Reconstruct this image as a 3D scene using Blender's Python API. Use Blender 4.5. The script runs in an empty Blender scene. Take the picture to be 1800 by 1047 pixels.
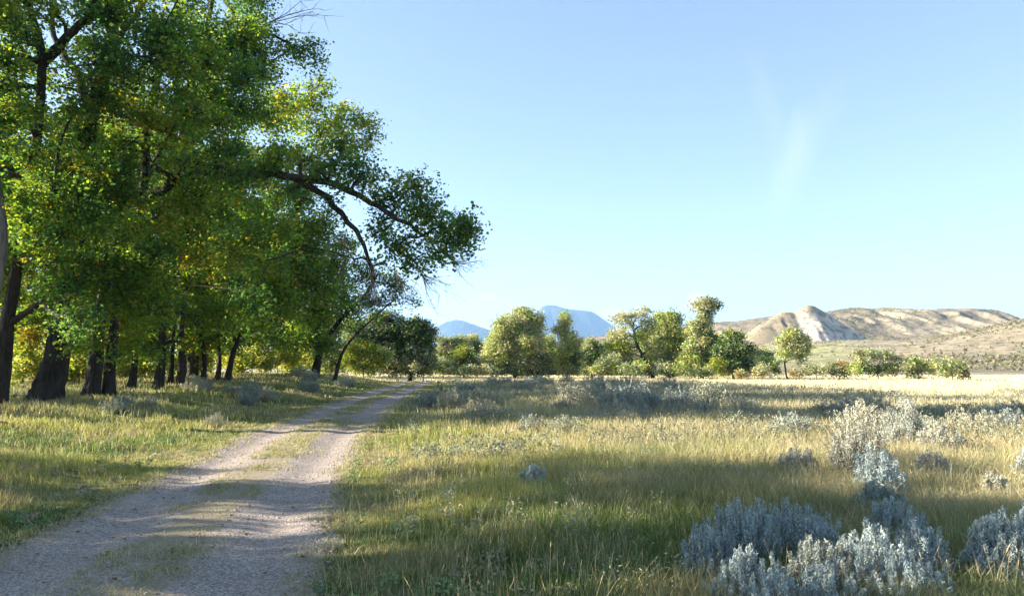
import bpy, math, random
import numpy as np
RS = np.random.RandomState(7)
PI = math.pi
scene = bpy.context.scene
COL = scene.collection
# ------------------------------------------------------------------ camera model
HC = 1.65            # eye height
F = 1300.0           # focal length in photo pixels (photo is 1800 x 1047)
HORIZ = 642.0
PITCH = math.atan((HORIZ - 523.5) / F)
cp, sp = math.cos(PITCH), math.sin(PITCH)

def P(px, py, D):
    """a world point at forward distance D for a direction of the photo"""
    u = (px - 900.0) / F; v = -(py - 523.5) / F
    y = cp - sp * v; z = sp + cp * v
    return np.array([u / y * D, D, HC + z / y * D])
def mpp(D): return D / F      # metres per photo pixel

# ------------------------------------------------------------------ noise
_perm = RS.rand(256, 256)
def vnoise(x, y):
    xi = np.floor(x).astype(int); yi = np.floor(y).astype(int)
    fx = x - xi; fy = y - yi
    fx = fx * fx * (3 - 2 * fx); fy = fy * fy * (3 - 2 * fy)
    a = _perm[xi & 255, yi & 255]; b = _perm[(xi + 1) & 255, yi & 255]
    c = _perm[xi & 255, (yi + 1) & 255]; d = _perm[(xi + 1) & 255, (yi + 1) & 255]
    return (a * (1 - fx) + b * fx) * (1 - fy) + (c * (1 - fx) + d * fx) * fy
def fbm(x, y, o=4):
    s = 0; a = 0.5; t = 0
    for i in range(o):
        s = s + a * vnoise(x * 2 ** i + 17.3 * i, y * 2 ** i + 9.1 * i); t += a; a *= 0.5
    return s / t
def sstep(a, b, x):
    t = np.clip((x - a) / (b - a), 0, 1); return t * t * (3 - 2 * t)

# ------------------------------------------------------------------ road and ground shape
RY = np.array([-15, 0, 5.2, 10.5, 17, 30, 45, 60, 72, 80, 88, 94, 98, 101])
RX = np.array([-0.9, -2.0, -2.8, -3.75, -4.8, -6.15, -7.4, -8.4, -9.3, -10.2, -12.6, -17, -25, -60])
def road_c(y): return np.interp(y, RY, RX)
def road_hw(y): return np.interp(y, [0, 10, 20, 45, 80, 110], [1.5, 1.4, 1.42, 1.6, 1.7, 1.7])
def G(x, y):
    x = np.asarray(x, float); y = np.asarray(y, float)
    d = x - road_c(y)
    left = np.clip(-d - road_hw(y) - 0.3, 0, None)
    rise = (0.36 + 0.011 * np.clip(y - 16, 0, 50)) * sstep(0, 7, left)
    rise = rise * (1 - 0.6 * sstep(66, 90, y)) * sstep(-30, 5, y)
    off = sstep(1.2, 3.5, np.abs(d))
    n = (fbm(x * 0.45, y * 0.45, 3) - 0.5) * 0.22 * off * (1 - sstep(60, 140, np.abs(y)))
    n2 = (fbm(x * 2.1 + 40, y * 2.1, 2) - 0.5) * 0.07 * off * (1 - sstep(30, 60, np.abs(y)))
    rut = -0.05 * np.exp(-((np.abs(d) - 0.85) / 0.35) ** 2)
    big = (fbm(x * 0.03 + 5, y * 0.03, 2) - 0.5) * 0.5 * sstep(30, 90, np.hypot(x, y))
    rightup = 0.12 * sstep(2.0, 6.0, d) * (1 - sstep(40, 70, y))
    return rise + n + n2 + rut + big * 0.6 + rightup

# ------------------------------------------------------------------ mesh helpers
def mesh_obj(name, V, faces, mat, parent=None, col=None, smooth=False, link=True):
    """faces: list of int arrays (n,k)"""
    me = bpy.data.meshes.new(name)
    V = np.ascontiguousarray(V, np.float32)
    me.vertices.add(len(V)); me.vertices.foreach_set('co', V.ravel())
    faces = [f for f in faces if len(f)]
    loops = np.concatenate([f.ravel() for f in faces]).astype(np.int32)
    tot = np.concatenate([np.full(len(f), f.shape[1], np.int32) for f in faces])
    st = np.concatenate([[0], np.cumsum(tot)[:-1]]).astype(np.int32)
    me.loops.add(len(loops)); me.loops.foreach_set('vertex_index', loops)
    me.polygons.add(len(tot)); me.polygons.foreach_set('loop_start', st); me.polygons.foreach_set('loop_total', tot)
    if smooth: me.polygons.foreach_set('use_smooth', np.ones(len(tot), bool))
    if col is not None:
        a = me.attributes.new('Col', 'FLOAT_COLOR', 'POINT')
        c = np.ones((len(V), 4), np.float32); c[:, :3] = col
        a.data.foreach_set('color', c.ravel())
    me.update(calc_edges=True)
    me.materials.append(mat)
    o = bpy.data.objects.new(name, me)
    if link: COL.objects.link(o)
    if parent is not None: o.parent = parent
    return o
def tag(o, label, cat=None, group=None, kind=None):
    if label: o['label'] = label
    if cat: o['category'] = cat
    if group: o['group'] = group
    if kind: o['kind'] = kind
    return o
def empty(name, loc, label, cat, group=None):
    o = bpy.data.objects.new(name, None); COL.objects.link(o); o.location = loc
    o.empty_display_size = 0.2
    return tag(o, label, cat, group)
def copy_tree(root, loc, rz, sc, label=None):
    r = root.copy(); COL.objects.link(r); r.location = loc; r.rotation_euler = (0, 0, rz); r.scale = (sc, sc, sc)
    if label: r['label'] = label
    for ch in list(root.children):
        c = ch.copy(); COL.objects.link(c); c.parent = r
    return r

class Tubes:
    def __init__(s): s.V = []; s.F = []; s.n = 0
    def add(s, pts, rad, k=6, rough=0.0, flute=None):
        pts = np.asarray(pts, float); rad = np.asarray(rad, float); n = len(pts)
        t = np.gradient(pts, axis=0); t /= np.linalg.norm(t, axis=1)[:, None] + 1e-9
        up = np.array([0.13, 0.31, 0.94]) if abs(t[0][2]) < 0.8 else np.array([1.0, 0.1, 0])
        a = np.cross(t, up); a /= np.linalg.norm(a, axis=1)[:, None] + 1e-9
        b = np.cross(t, a)
        ang = np.arange(k) / k * 2 * PI
        rr = rad[:, None] * np.ones((1, k))
        if rough: rr = rr * (1 + rough * (RS.rand(n, k) - 0.5) + rough * 0.8 * (RS.rand(1, k) - 0.5))
        if flute is not None:
            ph = RS.rand() * 6; q = np.exp(-np.clip(flute, 0, None) / 0.8)[:, None]
            rr = rr * (1 + q * (.15 * np.cos(5 * ang + ph) + .10 * np.cos(3 * ang + 2 * ph))[None, :])
            tw = vnoise(ang[None, :] * 3.1 + flute[:, None] * .25, flute[:, None] * .5 + ph); rr = rr * (1 + .16 * (tw - .5))
        V = pts[:, None, :] + rr[:, :, None] * (np.cos(ang)[None, :, None] * a[:, None, :] + np.sin(ang)[None, :, None] * b[:, None, :])
        s.V.append(V.reshape(-1, 3))
        i = np.arange(n - 1)[:, None] * k; j = np.arange(k)[None, :]; j2 = (j + 1) % k
        f = np.stack([i + j, i + j2, i + k + j2, i + k + j], -1).reshape(-1, 4) + s.n
        s.F.append(f); s.n += n * k
    def build(s, name, mat, parent=None):
        return mesh_obj(name, np.concatenate(s.V), [np.concatenate(s.F)], mat, parent, smooth=True)

def smooth_path(pts, n, wob=0.0):
    pts = np.asarray(pts, float); m = len(pts)
    t = np.linspace(0, m - 1, n); i = np.clip(t.astype(int), 0, m - 2); f = (t - i)[:, None]
    p0 = pts[np.clip(i - 1, 0, m - 1)]; p1 = pts[i]; p2 = pts[i + 1]; p3 = pts[np.clip(i + 2, 0, m - 1)]
    q = 0.5 * ((2 * p1) + (-p0 + p2) * f + (2 * p0 - 5 * p1 + 4 * p2 - p3) * f ** 2 + (-p0 + 3 * p1 - 3 * p2 + p3) * f ** 3)
    if wob: q[1:-1] += RS.randn(n - 2, 3) * wob
    return q
def rvec(n):
    v = RS.randn(n, 3); return v / np.linalg.norm(v, axis=1)[:, None]
def leaves_geo(C, L, W, col, flat=0.3):
    """one small folded four-cornered leaf at each of C"""
    n = len(C)
    nor = rvec(n); nor[:, 2] = np.abs(nor[:, 2]) + flat; nor /= np.linalg.norm(nor, axis=1)[:, None]
    d = np.cross(nor, rvec(n)); d /= np.linalg.norm(d, axis=1)[:, None] + 1e-9
    b = np.cross(nor, d)
    L = (np.ones(n) * L)[:, None]; W = (np.ones(n) * W)[:, None]
    fold = nor * W * 0.18
    V = np.stack([C - d * L * .5, C + b * W * .5 + fold - d * L * .08, C + d * L * .5, C - b * W * .5 + fold - d * L * .08], 1)
    return V.reshape(-1, 3), np.arange(n * 4).reshape(n, 4), np.repeat(col, 4, 0)

# ------------------------------------------------------------------ materials
def new_mat(name):
    m = bpy.data.materials.new(name); m.use_nodes = True
    nt = m.node_tree; nt.nodes.clear()
    out = nt.nodes.new('ShaderNodeOutputMaterial')
    return m, nt, out
def N(nt, t, **kw):
    n = nt.nodes.new(t)
    for k, v in kw.items():
        if k.startswith('_'): setattr(n, k[1:], v)
        else: n.inputs[k.replace('__', ' ')].default_value = v
    return n
def mix(nt, fac, a, b, typ='MIX'):
    n = nt.nodes.new('ShaderNodeMix'); n.data_type = 'RGBA'; n.blend_type = typ
    for sock, v in ((n.inputs[0], fac), (n.inputs[6], a), (n.inputs[7], b)):
        if hasattr(v, 'is_linked'): nt.links.new(v, sock)
        elif isinstance(v, (int, float)): sock.default_value = v
        else: sock.default_value = (*v, 1)
    return n.outputs[2]
def ramp(nt, src, stops):
    r = nt.nodes.new('ShaderNodeValToRGB'); nt.links.new(src, r.inputs[0])
    e = r.color_ramp.elements
    while len(e) < len(stops): e.new(0.5)
    for el, (p, c) in zip(e, stops):
        el.position = p; el.color = (c, c, c, 1) if isinstance(c, (int, float)) else (*c, 1)
    return r.outputs[0]
def noise(nt, vec, scale, detail=5, rough=0.55, dist=0.0):
    n = nt.nodes.new('ShaderNodeTexNoise'); n.inputs['Scale'].default_value = scale
    n.inputs['Detail'].default_value = detail; n.inputs['Roughness'].default_value = rough
    n.inputs['Distortion'].default_value = dist
    if vec is not None: nt.links.new(vec, n.inputs['Vector'])
    return n.outputs[0]
def mapping(nt, src, scale):
    m = nt.nodes.new('ShaderNodeMapping'); m.inputs['Scale'].default_value = scale
    nt.links.new(src, m.inputs['Vector']); return m.outputs[0]
def leaf_mat(name, trans=0.4, rough=0.55, spec=0.35, tint=(1.5, 1.35, 0.6)):
    m, nt, out = new_mat(name)
    at = N(nt, 'ShaderNodeAttribute', _attribute_name='Col')
    p = N(nt, 'ShaderNodeBsdfPrincipled', Roughness=rough)
    p.inputs['Specular IOR Level'].default_value = spec
    t = N(nt, 'ShaderNodeBsdfTranslucent')
    nt.links.new(at.outputs['Color'], p.inputs['Base Color'])
    nt.links.new(mix(nt, 1.0, at.outputs['Color'], tint, 'MULTIPLY'), t.inputs['Color'])
    ms = N(nt, 'ShaderNodeMixShader'); ms.inputs[0].default_value = trans
    nt.links.new(p.outputs[0], ms.inputs[1]); nt.links.new(t.outputs[0], ms.inputs[2])
    nt.links.new(ms.outputs[0], out.inputs[0])
    return m
def solid_mat(name, colsock_fn, rough=0.9, bump=None, spec=0.2):
    m, nt, out = new_mat(name)
    p = N(nt, 'ShaderNodeBsdfPrincipled', Roughness=rough); p.inputs['Specular IOR Level'].default_value = spec
    nt.links.new(p.outputs[0], out.inputs[0])
    c, b, dist, stren = colsock_fn(nt)
    nt.links.new(c, p.inputs['Base Color'])
    if b is not None:
        bp = N(nt, 'ShaderNodeBump', Strength=stren, Distance=dist); nt.links.new(b, bp.inputs['Height'])
        nt.links.new(bp.outputs[0], p.inputs['Normal'])
    return m
def bark_fn(c1, c2):
    def fn(nt):
        tc = N(nt, 'ShaderNodeTexCoord')
        v = mapping(nt, tc.outputs['Object'], (9, 9, 1.6))
        n1 = noise(nt, v, 1.0, 8, 0.7, 0.6)
        n2 = noise(nt, tc.outputs['Object'], 0.8, 3)
        c = mix(nt, ramp(nt, n1, [(0.35, 0.0), (0.65, 1.0)]), c1, c2)
        c = mix(nt, ramp(nt, n2, [(0.45, 0.0), (0.75, 0.35)]), c, tuple(v * 1.8 for v in c2))
        return c, n1, 0.08, 1.0
    return fn
M = {}
M['leaf'] = leaf_mat('cottonwood_leaves', 0.58)
M['far_leaf'] = leaf_mat('far_leaves', 0.35, 0.7, 0.15, (1.15, 1.1, 0.7))
M['grass'] = leaf_mat('grass_blades', 0.35, 0.6, 0.2, (1.15, 1.1, 0.7))
M['sage'] = leaf_mat('sage_leaves', 0.15, 0.8, 0.1, (1, 1, 0.9))
M['bark'] = solid_mat('dark_bark', bark_fn((0.014, 0.011, 0.009), (0.062, 0.050, 0.040)))
M['bark_pale'] = solid_mat('pale_bark', bark_fn((0.05, 0.042, 0.035), (0.24, 0.21, 0.175)))
M['twig'] = solid_mat('grey_dead_twigs', bark_fn((0.16, 0.135, 0.12), (0.30, 0.26, 0.23)))
M['stem'] = solid_mat('woody_stems', bark_fn((0.10, 0.08, 0.06), (0.24, 0.19, 0.14)))

def ground_fn(nt):
    g = N(nt, 'ShaderNodeNewGeometry')
    pos = g.outputs['Position']
    a = noise(nt, pos, 0.22, 5, 0.6); b = noise(nt, pos, 2.3, 6, 0.65); c = noise(nt, pos, 14, 6, 0.7)
    at = N(nt, 'ShaderNodeAttribute', _attribute_name='Col')
    d = mix(nt, ramp(nt, b, [(0.35, 0.0), (0.65, 1.0)]), (0.6, 0.62, 0.55), (1.25, 1.2, 1.15))
    col = mix(nt, 1.0, at.outputs['Color'], d, 'MULTIPLY')
    e = mix(nt, ramp(nt, c, [(0.3, 0.0), (0.7, 1.0)]), (0.55, 0.55, 0.55), (1.35, 1.35, 1.3))
    col = mix(nt, 0.8, col, e, 'MULTIPLY')
    # dark clumps and pale tufts of the far field, stretched by the noise itself
    f = noise(nt, mapping(nt, pos, (0.35, 0.35, 0.35)), 1.0, 9, 0.75)
    col = mix(nt, ramp(nt, f, [(0.52, 0.0), (0.68, 0.4)]), col, (0.22, 0.17, 0.085))
    add = N(nt, 'ShaderNodeMath', _operation='ADD'); nt.links.new(b, add.inputs[0]); nt.links.new(c, add.inputs[1])
    return col, add.outputs[0], 0.12, 0.9
M['ground'] = solid_mat('ground_soil', ground_fn, 0.95)

def road_fn(nt):
    g = N(nt, 'ShaderNodeNewGeometry'); pos = g.outputs['Position']
    n1 = noise(nt, pos, 0.9, 5, 0.6); n2 = noise(nt, pos, 38, 4, 0.7); n3 = noise(nt, pos, 5, 4, 0.6)
    v = N(nt, 'ShaderNodeTexVoronoi', Scale=55.0); nt.links.new(pos, v.inputs['Vector'])
    vs = N(nt, 'ShaderNodeTexVoronoi', Scale=55.0); nt.links.new(pos, vs.inputs['Vector'])
    base = mix(nt, ramp(nt, n1, [(0.3, 0.0), (0.7, 1.0)]), (0.34, 0.295, 0.26), (0.45, 0.395, 0.35))
    sep = N(nt, 'ShaderNodeSeparateColor'); nt.links.new(vs.outputs['Color'], sep.inputs[0])
    st = mix(nt, ramp(nt, sep.outputs[0], [(0.0, 0.0), (1.0, 1.0)]), (0.62, 0.60, 0.62), (1.38, 1.33, 1.28))
    base = mix(nt, 1.0, base, st, 'MULTIPLY')
    edge = ramp(nt, v.outputs['Distance'], [(0.25, 1.0), (0.75, 0.55)])
    base = mix(nt, 1.0, base, edge, 'MULTIPLY')
    base = mix(nt, ramp(nt, n3, [(0.55, 0.0), (0.75, 0.45)]), base, (0.20, 0.16, 0.12))
    at = N(nt, 'ShaderNodeAttribute', _attribute_name='Col')
    sa = N(nt, 'ShaderNodeSeparateColor'); nt.links.new(at.outputs['Color'], sa.inputs[0])
    base = mix(nt, sa.outputs[0], base, (0.24, 0.20, 0.12))
    inv = N(nt, 'ShaderNodeMath', _operation='SUBTRACT'); inv.inputs[0].default_value = 1.0
    nt.links.new(v.outputs['Distance'], inv.inputs[1])
    ad = N(nt, 'ShaderNodeMath', _operation='ADD'); nt.links.new(inv.outputs[0], ad.inputs[0]); nt.links.new(n2, ad.inputs[1])
    return base, ad.outputs[0], 0.008, .9
M['road'] = solid_mat('pink_gravel', road_fn, 0.95)
M['stone'] = leaf_mat('loose_stones', 0.0, 0.9, 0.2)

def hill_fn(nt):
    g = N(nt, 'ShaderNodeNewGeometry'); pos = g.outputs['Position']
    at = N(nt, 'ShaderNodeAttribute', _attribute_name='Col')
    n1 = noise(nt, pos, 0.02, 8, 0.65); n2 = noise(nt, pos, 0.06, 3, 0.6); n3 = noise(nt, pos, 0.20, 2, 0.5)
    c = mix(nt, 1.0, at.outputs['Color'], mix(nt, ramp(nt, n1, [(0.3, 0.0), (0.7, 1.0)]), (0.8, 0.8, 0.78), (1.15, 1.12, 1.1)), 'MULTIPLY')
    c = mix(nt, ramp(nt, n2, [(0.47, 0.0), (0.60, 0.3)]), c, (0.15, 0.12, 0.075))
    c = mix(nt, ramp(nt, n3, [(0.53, 0.0), (0.60, 0.7)]), c, (0.12, 0.11, 0.065))
    return c, n2, 2.0, 0.6
M['hill'] = solid_mat('dry_hillside', hill_fn, 0.95)
def mtn_fn(nt):
    g = N(nt, 'ShaderNodeNewGeometry'); pos = g.outputs['Position']
    n = noise(nt, pos, 0.004, 8, 0.7)
    return mix(nt, ramp(nt, n, [(0.4, 0.0), (0.6, 1.0)]), (0.015, 0.025, 0.03), (0.055, 0.06, 0.06)), n, 60.0, 0.8
M['mtn'] = solid_mat('forested_mountain', mtn_fn, 0.95)

# ------------------------------------------------------------------ ground sheet
C_GREEN = np.array([0.12, 0.18, 0.045]); C_YG = np.array([0.29, 0.31, 0.085]); C_STRAW = np.array([0.46, 0.41, 0.25])
C_TAN = np.array([0.40, 0.345, 0.235]); C_DRY = np.array([0.70, 0.615, 0.43]); C_SAGE = np.array([0.25, 0.29, 0.27])  # C_DRY is lifted above straw to carry the sunlit field's brightness
def lerp(a, b, t): return a + (b - a) * np.asarray(t)[..., None]
def zone_col(x, y):
    """plant colour by place: green by the track, straw further out, pale hay past the edge of the tree shade, sunlit tone put into its colour"""
    d = x - road_c(y)
    n = fbm(x * 0.35 + 3, y * 0.35 + 8, 3); n2 = fbm(x * 1.3, y * 1.3 + 30, 2)
    c = lerp(C_GREEN, C_YG, sstep(0.38, 0.62, n))
    n4 = fbm(x * .8 + 50, y * .8 + 4, 3); c = lerp(c, np.array([.36, .32, .17]), sstep(.46, .62, n4) * .8)
    dry = np.where(d > 0, sstep(2.5, 9.5, d + (n2 - .5) * 5), 0.25 * sstep(0.5, 0.7, n2))
    c = c + (lerp(C_STRAW, C_TAN, sstep(0.4, 0.6, n2)) - c) * (dry * 0.72)[..., None]
    far = np.maximum(sstep(70, 86, y + (n - .5) * 20), 0)
    far = np.maximum(far, sstep(15, 19.5, x + (n - .5) * 4) * sstep(18, 26, y))
    c = lerp(c, C_DRY, far)
    return c
def build_ground():
    ang = np.concatenate([np.linspace(-50, 50, 430), np.linspace(50, 310, 131)[1:-1]]) * PI / 180
    r = np.concatenate([[0.3], np.geomspace(1.0, 9500, 420)])
    A, R = np.meshgrid(ang, r); x = R * np.sin(A); y = R * np.cos(A)
    z = G(x, y); z = np.where(R > 500, z * 0 - 0.5 - 0 * R, z)
    nr, na = A.shape
    i = np.arange(nr - 1)[:, None] * na; j = np.arange(na)[None, :]; j2 = (j + 1) % na
    f = np.stack([i + j, i + na + j, i + na + j2, i + j2], -1).reshape(-1, 4)
    V = np.stack([x, y, z], -1).reshape(-1, 3)
    col = zone_col(V[:, 0], V[:, 1]) * 0.75
    V = np.concatenate([V, [[0, 0, float(G(0, 0))]]]); col = np.concatenate([col, col[:1]])
    c = len(V) - 1
    f3 = np.stack([np.full(na, c), np.arange(na), (np.arange(na) + 1) % na], -1)
    o = mesh_obj('ground', V, [f, f3], M['ground'], col=col, smooth=True)
    tag(o, 'grassy soil of the flat valley floor', kind='structure')
build_ground()
def build_road():
    ys = np.concatenate([np.arange(-14, 40, 0.12), np.arange(40, 101, 0.4)])
    us = np.linspace(-1.12, 1.12, 61)
    Y, U = np.meshgrid(ys, us, indexing='ij')
    c = road_c(Y); hw = road_hw(Y)
    edge = 1 + 0.13 * (fbm(Y * 1.1 + 50 * (U > 0), Y * 0.3, 3) - 0.5) * 2
    X = c + U * hw * edge
    Z = G(X, Y) + 0.02 * (1 - sstep(0.82, 1.12, np.abs(U))) + 0.006 * (vnoise(X * 7, Y * 7) - .5) - 0.03 * sstep(1.0, 1.12, np.abs(U)) + 0.004
    n, m = Y.shape
    i = np.arange(n - 1)[:, None] * m; j = np.arange(m - 1)[None, :]
    f = np.stack([i + j, i + j + 1, i + m + j + 1, i + m + j], -1).reshape(-1, 4)
    med = (1 - sstep(0.12, 0.30, np.abs(U))) * sstep(0.36, 0.52, fbm(X * 1.5, Y * .5, 3) + 0.16 * sstep(14, 30, Y))
    edg = sstep(0.8, 1.05, np.abs(U) + (fbm(X * 3, Y * 3, 2) - .5) * .3) * 0.8
    col = np.clip(np.maximum(med * .7, edg), 0, 1).reshape(-1, 1) * np.ones((1, 3))
    o = mesh_obj('gravel_road', np.stack([X, Y, Z], -1).reshape(-1, 3), [f], M['road'], col=col, smooth=True)
    tag(o, 'pinkish gravel two-track road curving away under the trees', kind='structure')
build_road()

# ------------------------------------------------------------------ hills and mountains
def polar_patch(name, px0, px1, npx, r0, r1, nr, hfun, mat, label, colfn=None):
    px = np.linspace(px0, px1, npx); r = np.linspace(r0, r1, nr)
    PX, Y = np.meshgrid(px, r); X = (PX - 900) / F * Y
    Z = hfun(PX, X, Y)
    n, m = Y.shape
    i = np.arange(n - 1)[:, None] * m; j = np.arange(m - 1)[None, :]
    f = np.stack([i + j, i + j + 1, i + m + j + 1, i + m + j], -1).reshape(-1, 4)
    col = colfn(PX, X, Y, Z).reshape(-1, 3) if colfn else None
    o = mesh_obj(name, np.stack([X, Y, Z], -1).reshape(-1, 3), [f], mat, col=col, smooth=True)
    return tag(o, label, kind='structure')
def zpx(py, D): return HC + (HORIZ - py) / F * D
CREST_X = [400, 900, 1100, 1200, 1260, 1330, 1360, 1480, 1560, 1640, 1700, 1755, 1785, 1830, 1950, 2300, 2700]
CREST_Y = [640, 610, 588, 576, 567, 562, 558, 546, 543, 544, 544, 546, 556, 572, 585, 575, 590]
def ridge(a): return 1 - np.abs(2 * a - 1)
def hill_h(PX, X, Y):
    crest = zpx(np.interp(PX, CREST_X, CREST_Y), 900) + (fbm(X * .03, X * 0 + 3, 3) - .5) * 3
    toe = zpx(np.interp(PX, [400, 1000, 1250, 1350, 1550, 1800, 2500], [641, 638, 628, 606, 600, 592, 590]), 600)
    front = 0.03 * np.clip(Y - 130, 0, None)
    base = toe * sstep(120, 600, Y) ** 1.15
    gully = ridge(fbm(X * .022 + 3, Y * .008, 3)) ** 1.5
    prof = sstep(620, 900, Y + 60 * (gully - .5))
    h = base + (crest - toe) * prof
    h = h - (crest - toe) * 0.07 * prof * (1 - sstep(830, 900, Y)) * ridge(fbm(X * .06, Y * .02, 3)) ** 2 * 1.5
    h = np.where(Y > 930, h - (Y - 930) * 0.04, h)
    h = h + (fbm(X * .03, Y * .03, 4) - .5) * 3 * sstep(200, 500, Y) + (fbm(X * .2, Y * .2, 3) - .5) * 1.2 * sstep(150, 400, Y)
    # nearer golden slope on the far right
    h = h + 15 * sstep(1560, 1950, PX) * sstep(230, 460, Y) * (1 - sstep(470, 620, Y))
    return h
def mound_h(PX, X, Y):
    # a chalk-faced knoll standing in front of the mesa
    cx, cy = (1424 - 900) / F * 620, 620.0
    dx = X - cx; dy = (Y - cy)
    top = np.interp(dx, [-75, -55, -40, -22, -12, -4, 0, 4, 12, 24, 38, 52, 66], [17, 26, 38, 47.5, 47.5, 52, 53.0, 52.4, 48, 40, 31, 21, 14])
    bd = 0.95 + 0.35 * ridge(vnoise(dx * .09 + 4, dx * 0 + 2.5)) - 0.25
    wfr = np.clip(1 - np.abs(dy) / np.where(dy < 0, 62 * bd, 110), 0, 1)
    g = ridge(fbm(X * .07 + 2, Y * .015 + X * .02, 3)) ** 1.4
    h = top * sstep(0, 1.0, wfr) ** 0.9
    h = h - g * 11 * sstep(0.15, 0.5, wfr) * (1 - sstep(0.86, 1.0, wfr)) * sstep(-50, -20, dx)
    return h + (fbm(X * .25, Y * .25, 3) - .5) * 1.6 - 1
def hills_all(PX, X, Y):
    return np.maximum(hill_h(PX, X, Y), mound_h(PX, X, Y)) - 0.6 * (Y < 135)
def hill_col(PX, X, Y, Z):
    gz = np.gradient(Z, axis=0) / np.gradient(Y, axis=0); gx = np.gradient(Z, axis=1) / np.gradient(X, axis=1)
    slope = np.hypot(gz, gx)
    n = fbm(X * .02, Y * .02, 4)
    c = lerp(np.array([0.29, 0.24, 0.16]), np.array([0.20, 0.165, 0.11]), sstep(0.42, 0.58, n))
    c = c * (.72 + .56 * fbm(X * .12, Y * .12, 3))[..., None] * (1 - .25 * sstep(640, 800, Y))[..., None]
    c = lerp(c, np.array([0.30, 0.31, 0.13]), sstep(160, 260, Y) * (1 - sstep(430, 560, Y)) * (1 - sstep(1440, 1560, PX)) * 0.8)
    mask = (np.hypot((X - 262) / 60, (Y - 590) / 60) < 1) & (X > 232 )
    chalk = sstep(0.35, 0.75, slope + (fbm(X * .08, Y * .08, 3) - .5) * 0.7) * np.where(mask, 1.0, 0.0)
    chalk = np.maximum(chalk, 0.2 * sstep(0.45, 0.8, slope + (fbm(X * .05, Y * .05, 3) - .5) * .5) * (Y > 640))
    cap = sstep(42, 47, Z + (fbm(X * .1, Y * .1, 2) - .5) * 10) * (Y < 640)
    chalk = chalk * (1 - .85 * cap) * np.where((Y < 640), sstep(228, 246, X), 1)
    c = lerp(c, np.array([0.52, 0.46, 0.385]), chalk)
    return c
polar_patch('hills', 350, 2700, 760, 125, 1100, 420, hills_all, M['hill'], 'dry golden hills with a chalky knoll and a flat mesa', hill_col)
MX = [500, 700, 762, 775, 785, 795, 805, 815, 828, 842, 860, 880, 910, 925, 940, 946, 954, 962, 975, 986, 1000, 1020, 1040, 1050, 1062, 1080, 1100, 1140, 1200, 1300, 1500]
MY = [610, 592, 578, 570, 564.5, 561.5, 560.5, 562, 568, 572, 578, 580, 576, 565, 552, 544, 536.5, 534, 534.5, 538, 541.5, 543, 545.5, 551, 560, 572, 582, 588, 592, 600, 628]
def mtn_h(PX, X, Y):
    crest = zpx(np.interp(PX, MX, MY), 5200)
    dy = (Y - 5200)
    spur = ridge(fbm(X * .0024 + 3, Y * .0007, 3)) ** 1.3
    w = np.where(dy < 0, 1 - sstep(0, 1000, -dy * (0.65 + 0.8 * spur)), 1 - sstep(0, 1500, dy))
    return crest * w + (fbm(X * .006, Y * .006, 4) - .5) * 70 * sstep(0.02, 0.4, w) * sstep(5, 150, np.abs(dy)) - 8
def scrub():
    n = 90000; PX = 1180 + 1000 * RS.rand(n); Y = 170 + 730 * RS.rand(n) ** .8; X = (PX - 900) / F * Y
    k = RS.rand(n) < (.12 + .88 * sstep(.48, .64, fbm(X * .012 + 7, Y * .012, 4))) * (.14 + .56 * sstep(520, 640, Y) + .12 * sstep(1500, 1700, PX)); PX, X, Y = PX[k], X[k], Y[k]
    gx, gy = np.meshgrid(np.linspace(350, 2700, 760), np.linspace(125, 1100, 420)); 
    Z = hills_all(PX, X, Y); i = np.repeat(np.arange(len(X)), 5); s_ = (.35 + .55 * RS.rand(len(X)) ** 2)[i]
    C = np.stack([X[i], Y[i], Z[i] + .45 * s_], 1) + RS.randn(len(i), 3) * (s_ * .42)[:, None]
    c = (np.array([[.25, .215, .135]]) * (.75 + .5 * RS.rand(len(X), 1)) + np.array([[-.03, .01, -.01]]) * RS.rand(len(X), 1))[i]
    V, Fc, cc = leaves_geo(C, 1.5 * s_, 1.3 * s_, c)
    tag(mesh_obj('scrub', V, [Fc], M['far_leaf'], col=cc), 'low dark scrub dotted over the dry hills', 'scrub', kind='stuff')
polar_patch('mountains', 500, 1500, 420, 4000, 7000, 150, mtn_h, M['mtn'], 'blue forested mountains far beyond the trees')

# ------------------------------------------------------------------ trees
PAL = {
 'green': [(0.075, 0.168, 0.042), (0.095, 0.198, 0.048), (0.145, 0.245, 0.055)],
 'cool':  [(0.05, 0.13, 0.055), (0.065, 0.155, 0.065), (0.085, 0.18, 0.07)],
 'yellow':[(0.30, 0.27, 0.03), (0.40, 0.30, 0.035), (0.22, 0.24, 0.035)],
 'lime':  [(0.20, 0.29, 0.035), (0.26, 0.34, 0.05), (0.15, 0.26, 0.035)],
 'olive': [(0.48, 0.50, 0.22), (0.40, 0.46, 0.18), (0.53, 0.53, 0.27)],
 'grey':  [(0.29, 0.33, 0.21), (0.34, 0.37, 0.25), (0.24, 0.29, 0.17)],
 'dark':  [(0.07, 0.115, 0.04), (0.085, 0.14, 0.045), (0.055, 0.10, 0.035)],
 'pale':  [(0.46, 0.46, 0.27), (0.52, 0.49, 0.30), (0.38, 0.40, 0.22)],
 'rust':  [(0.22, 0.13, 0.05), (0.28, 0.16, 0.05), (0.17, 0.11, 0.04)],
}
def pal(names, w, n):
    names = list(names); w = np.array(w, float); w /= w.sum()
    k = RS.choice(len(names), n, p=w)
    tab = np.array([PAL[q] for q in names]); return tab[k, RS.randint(0, 3, n)]

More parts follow.
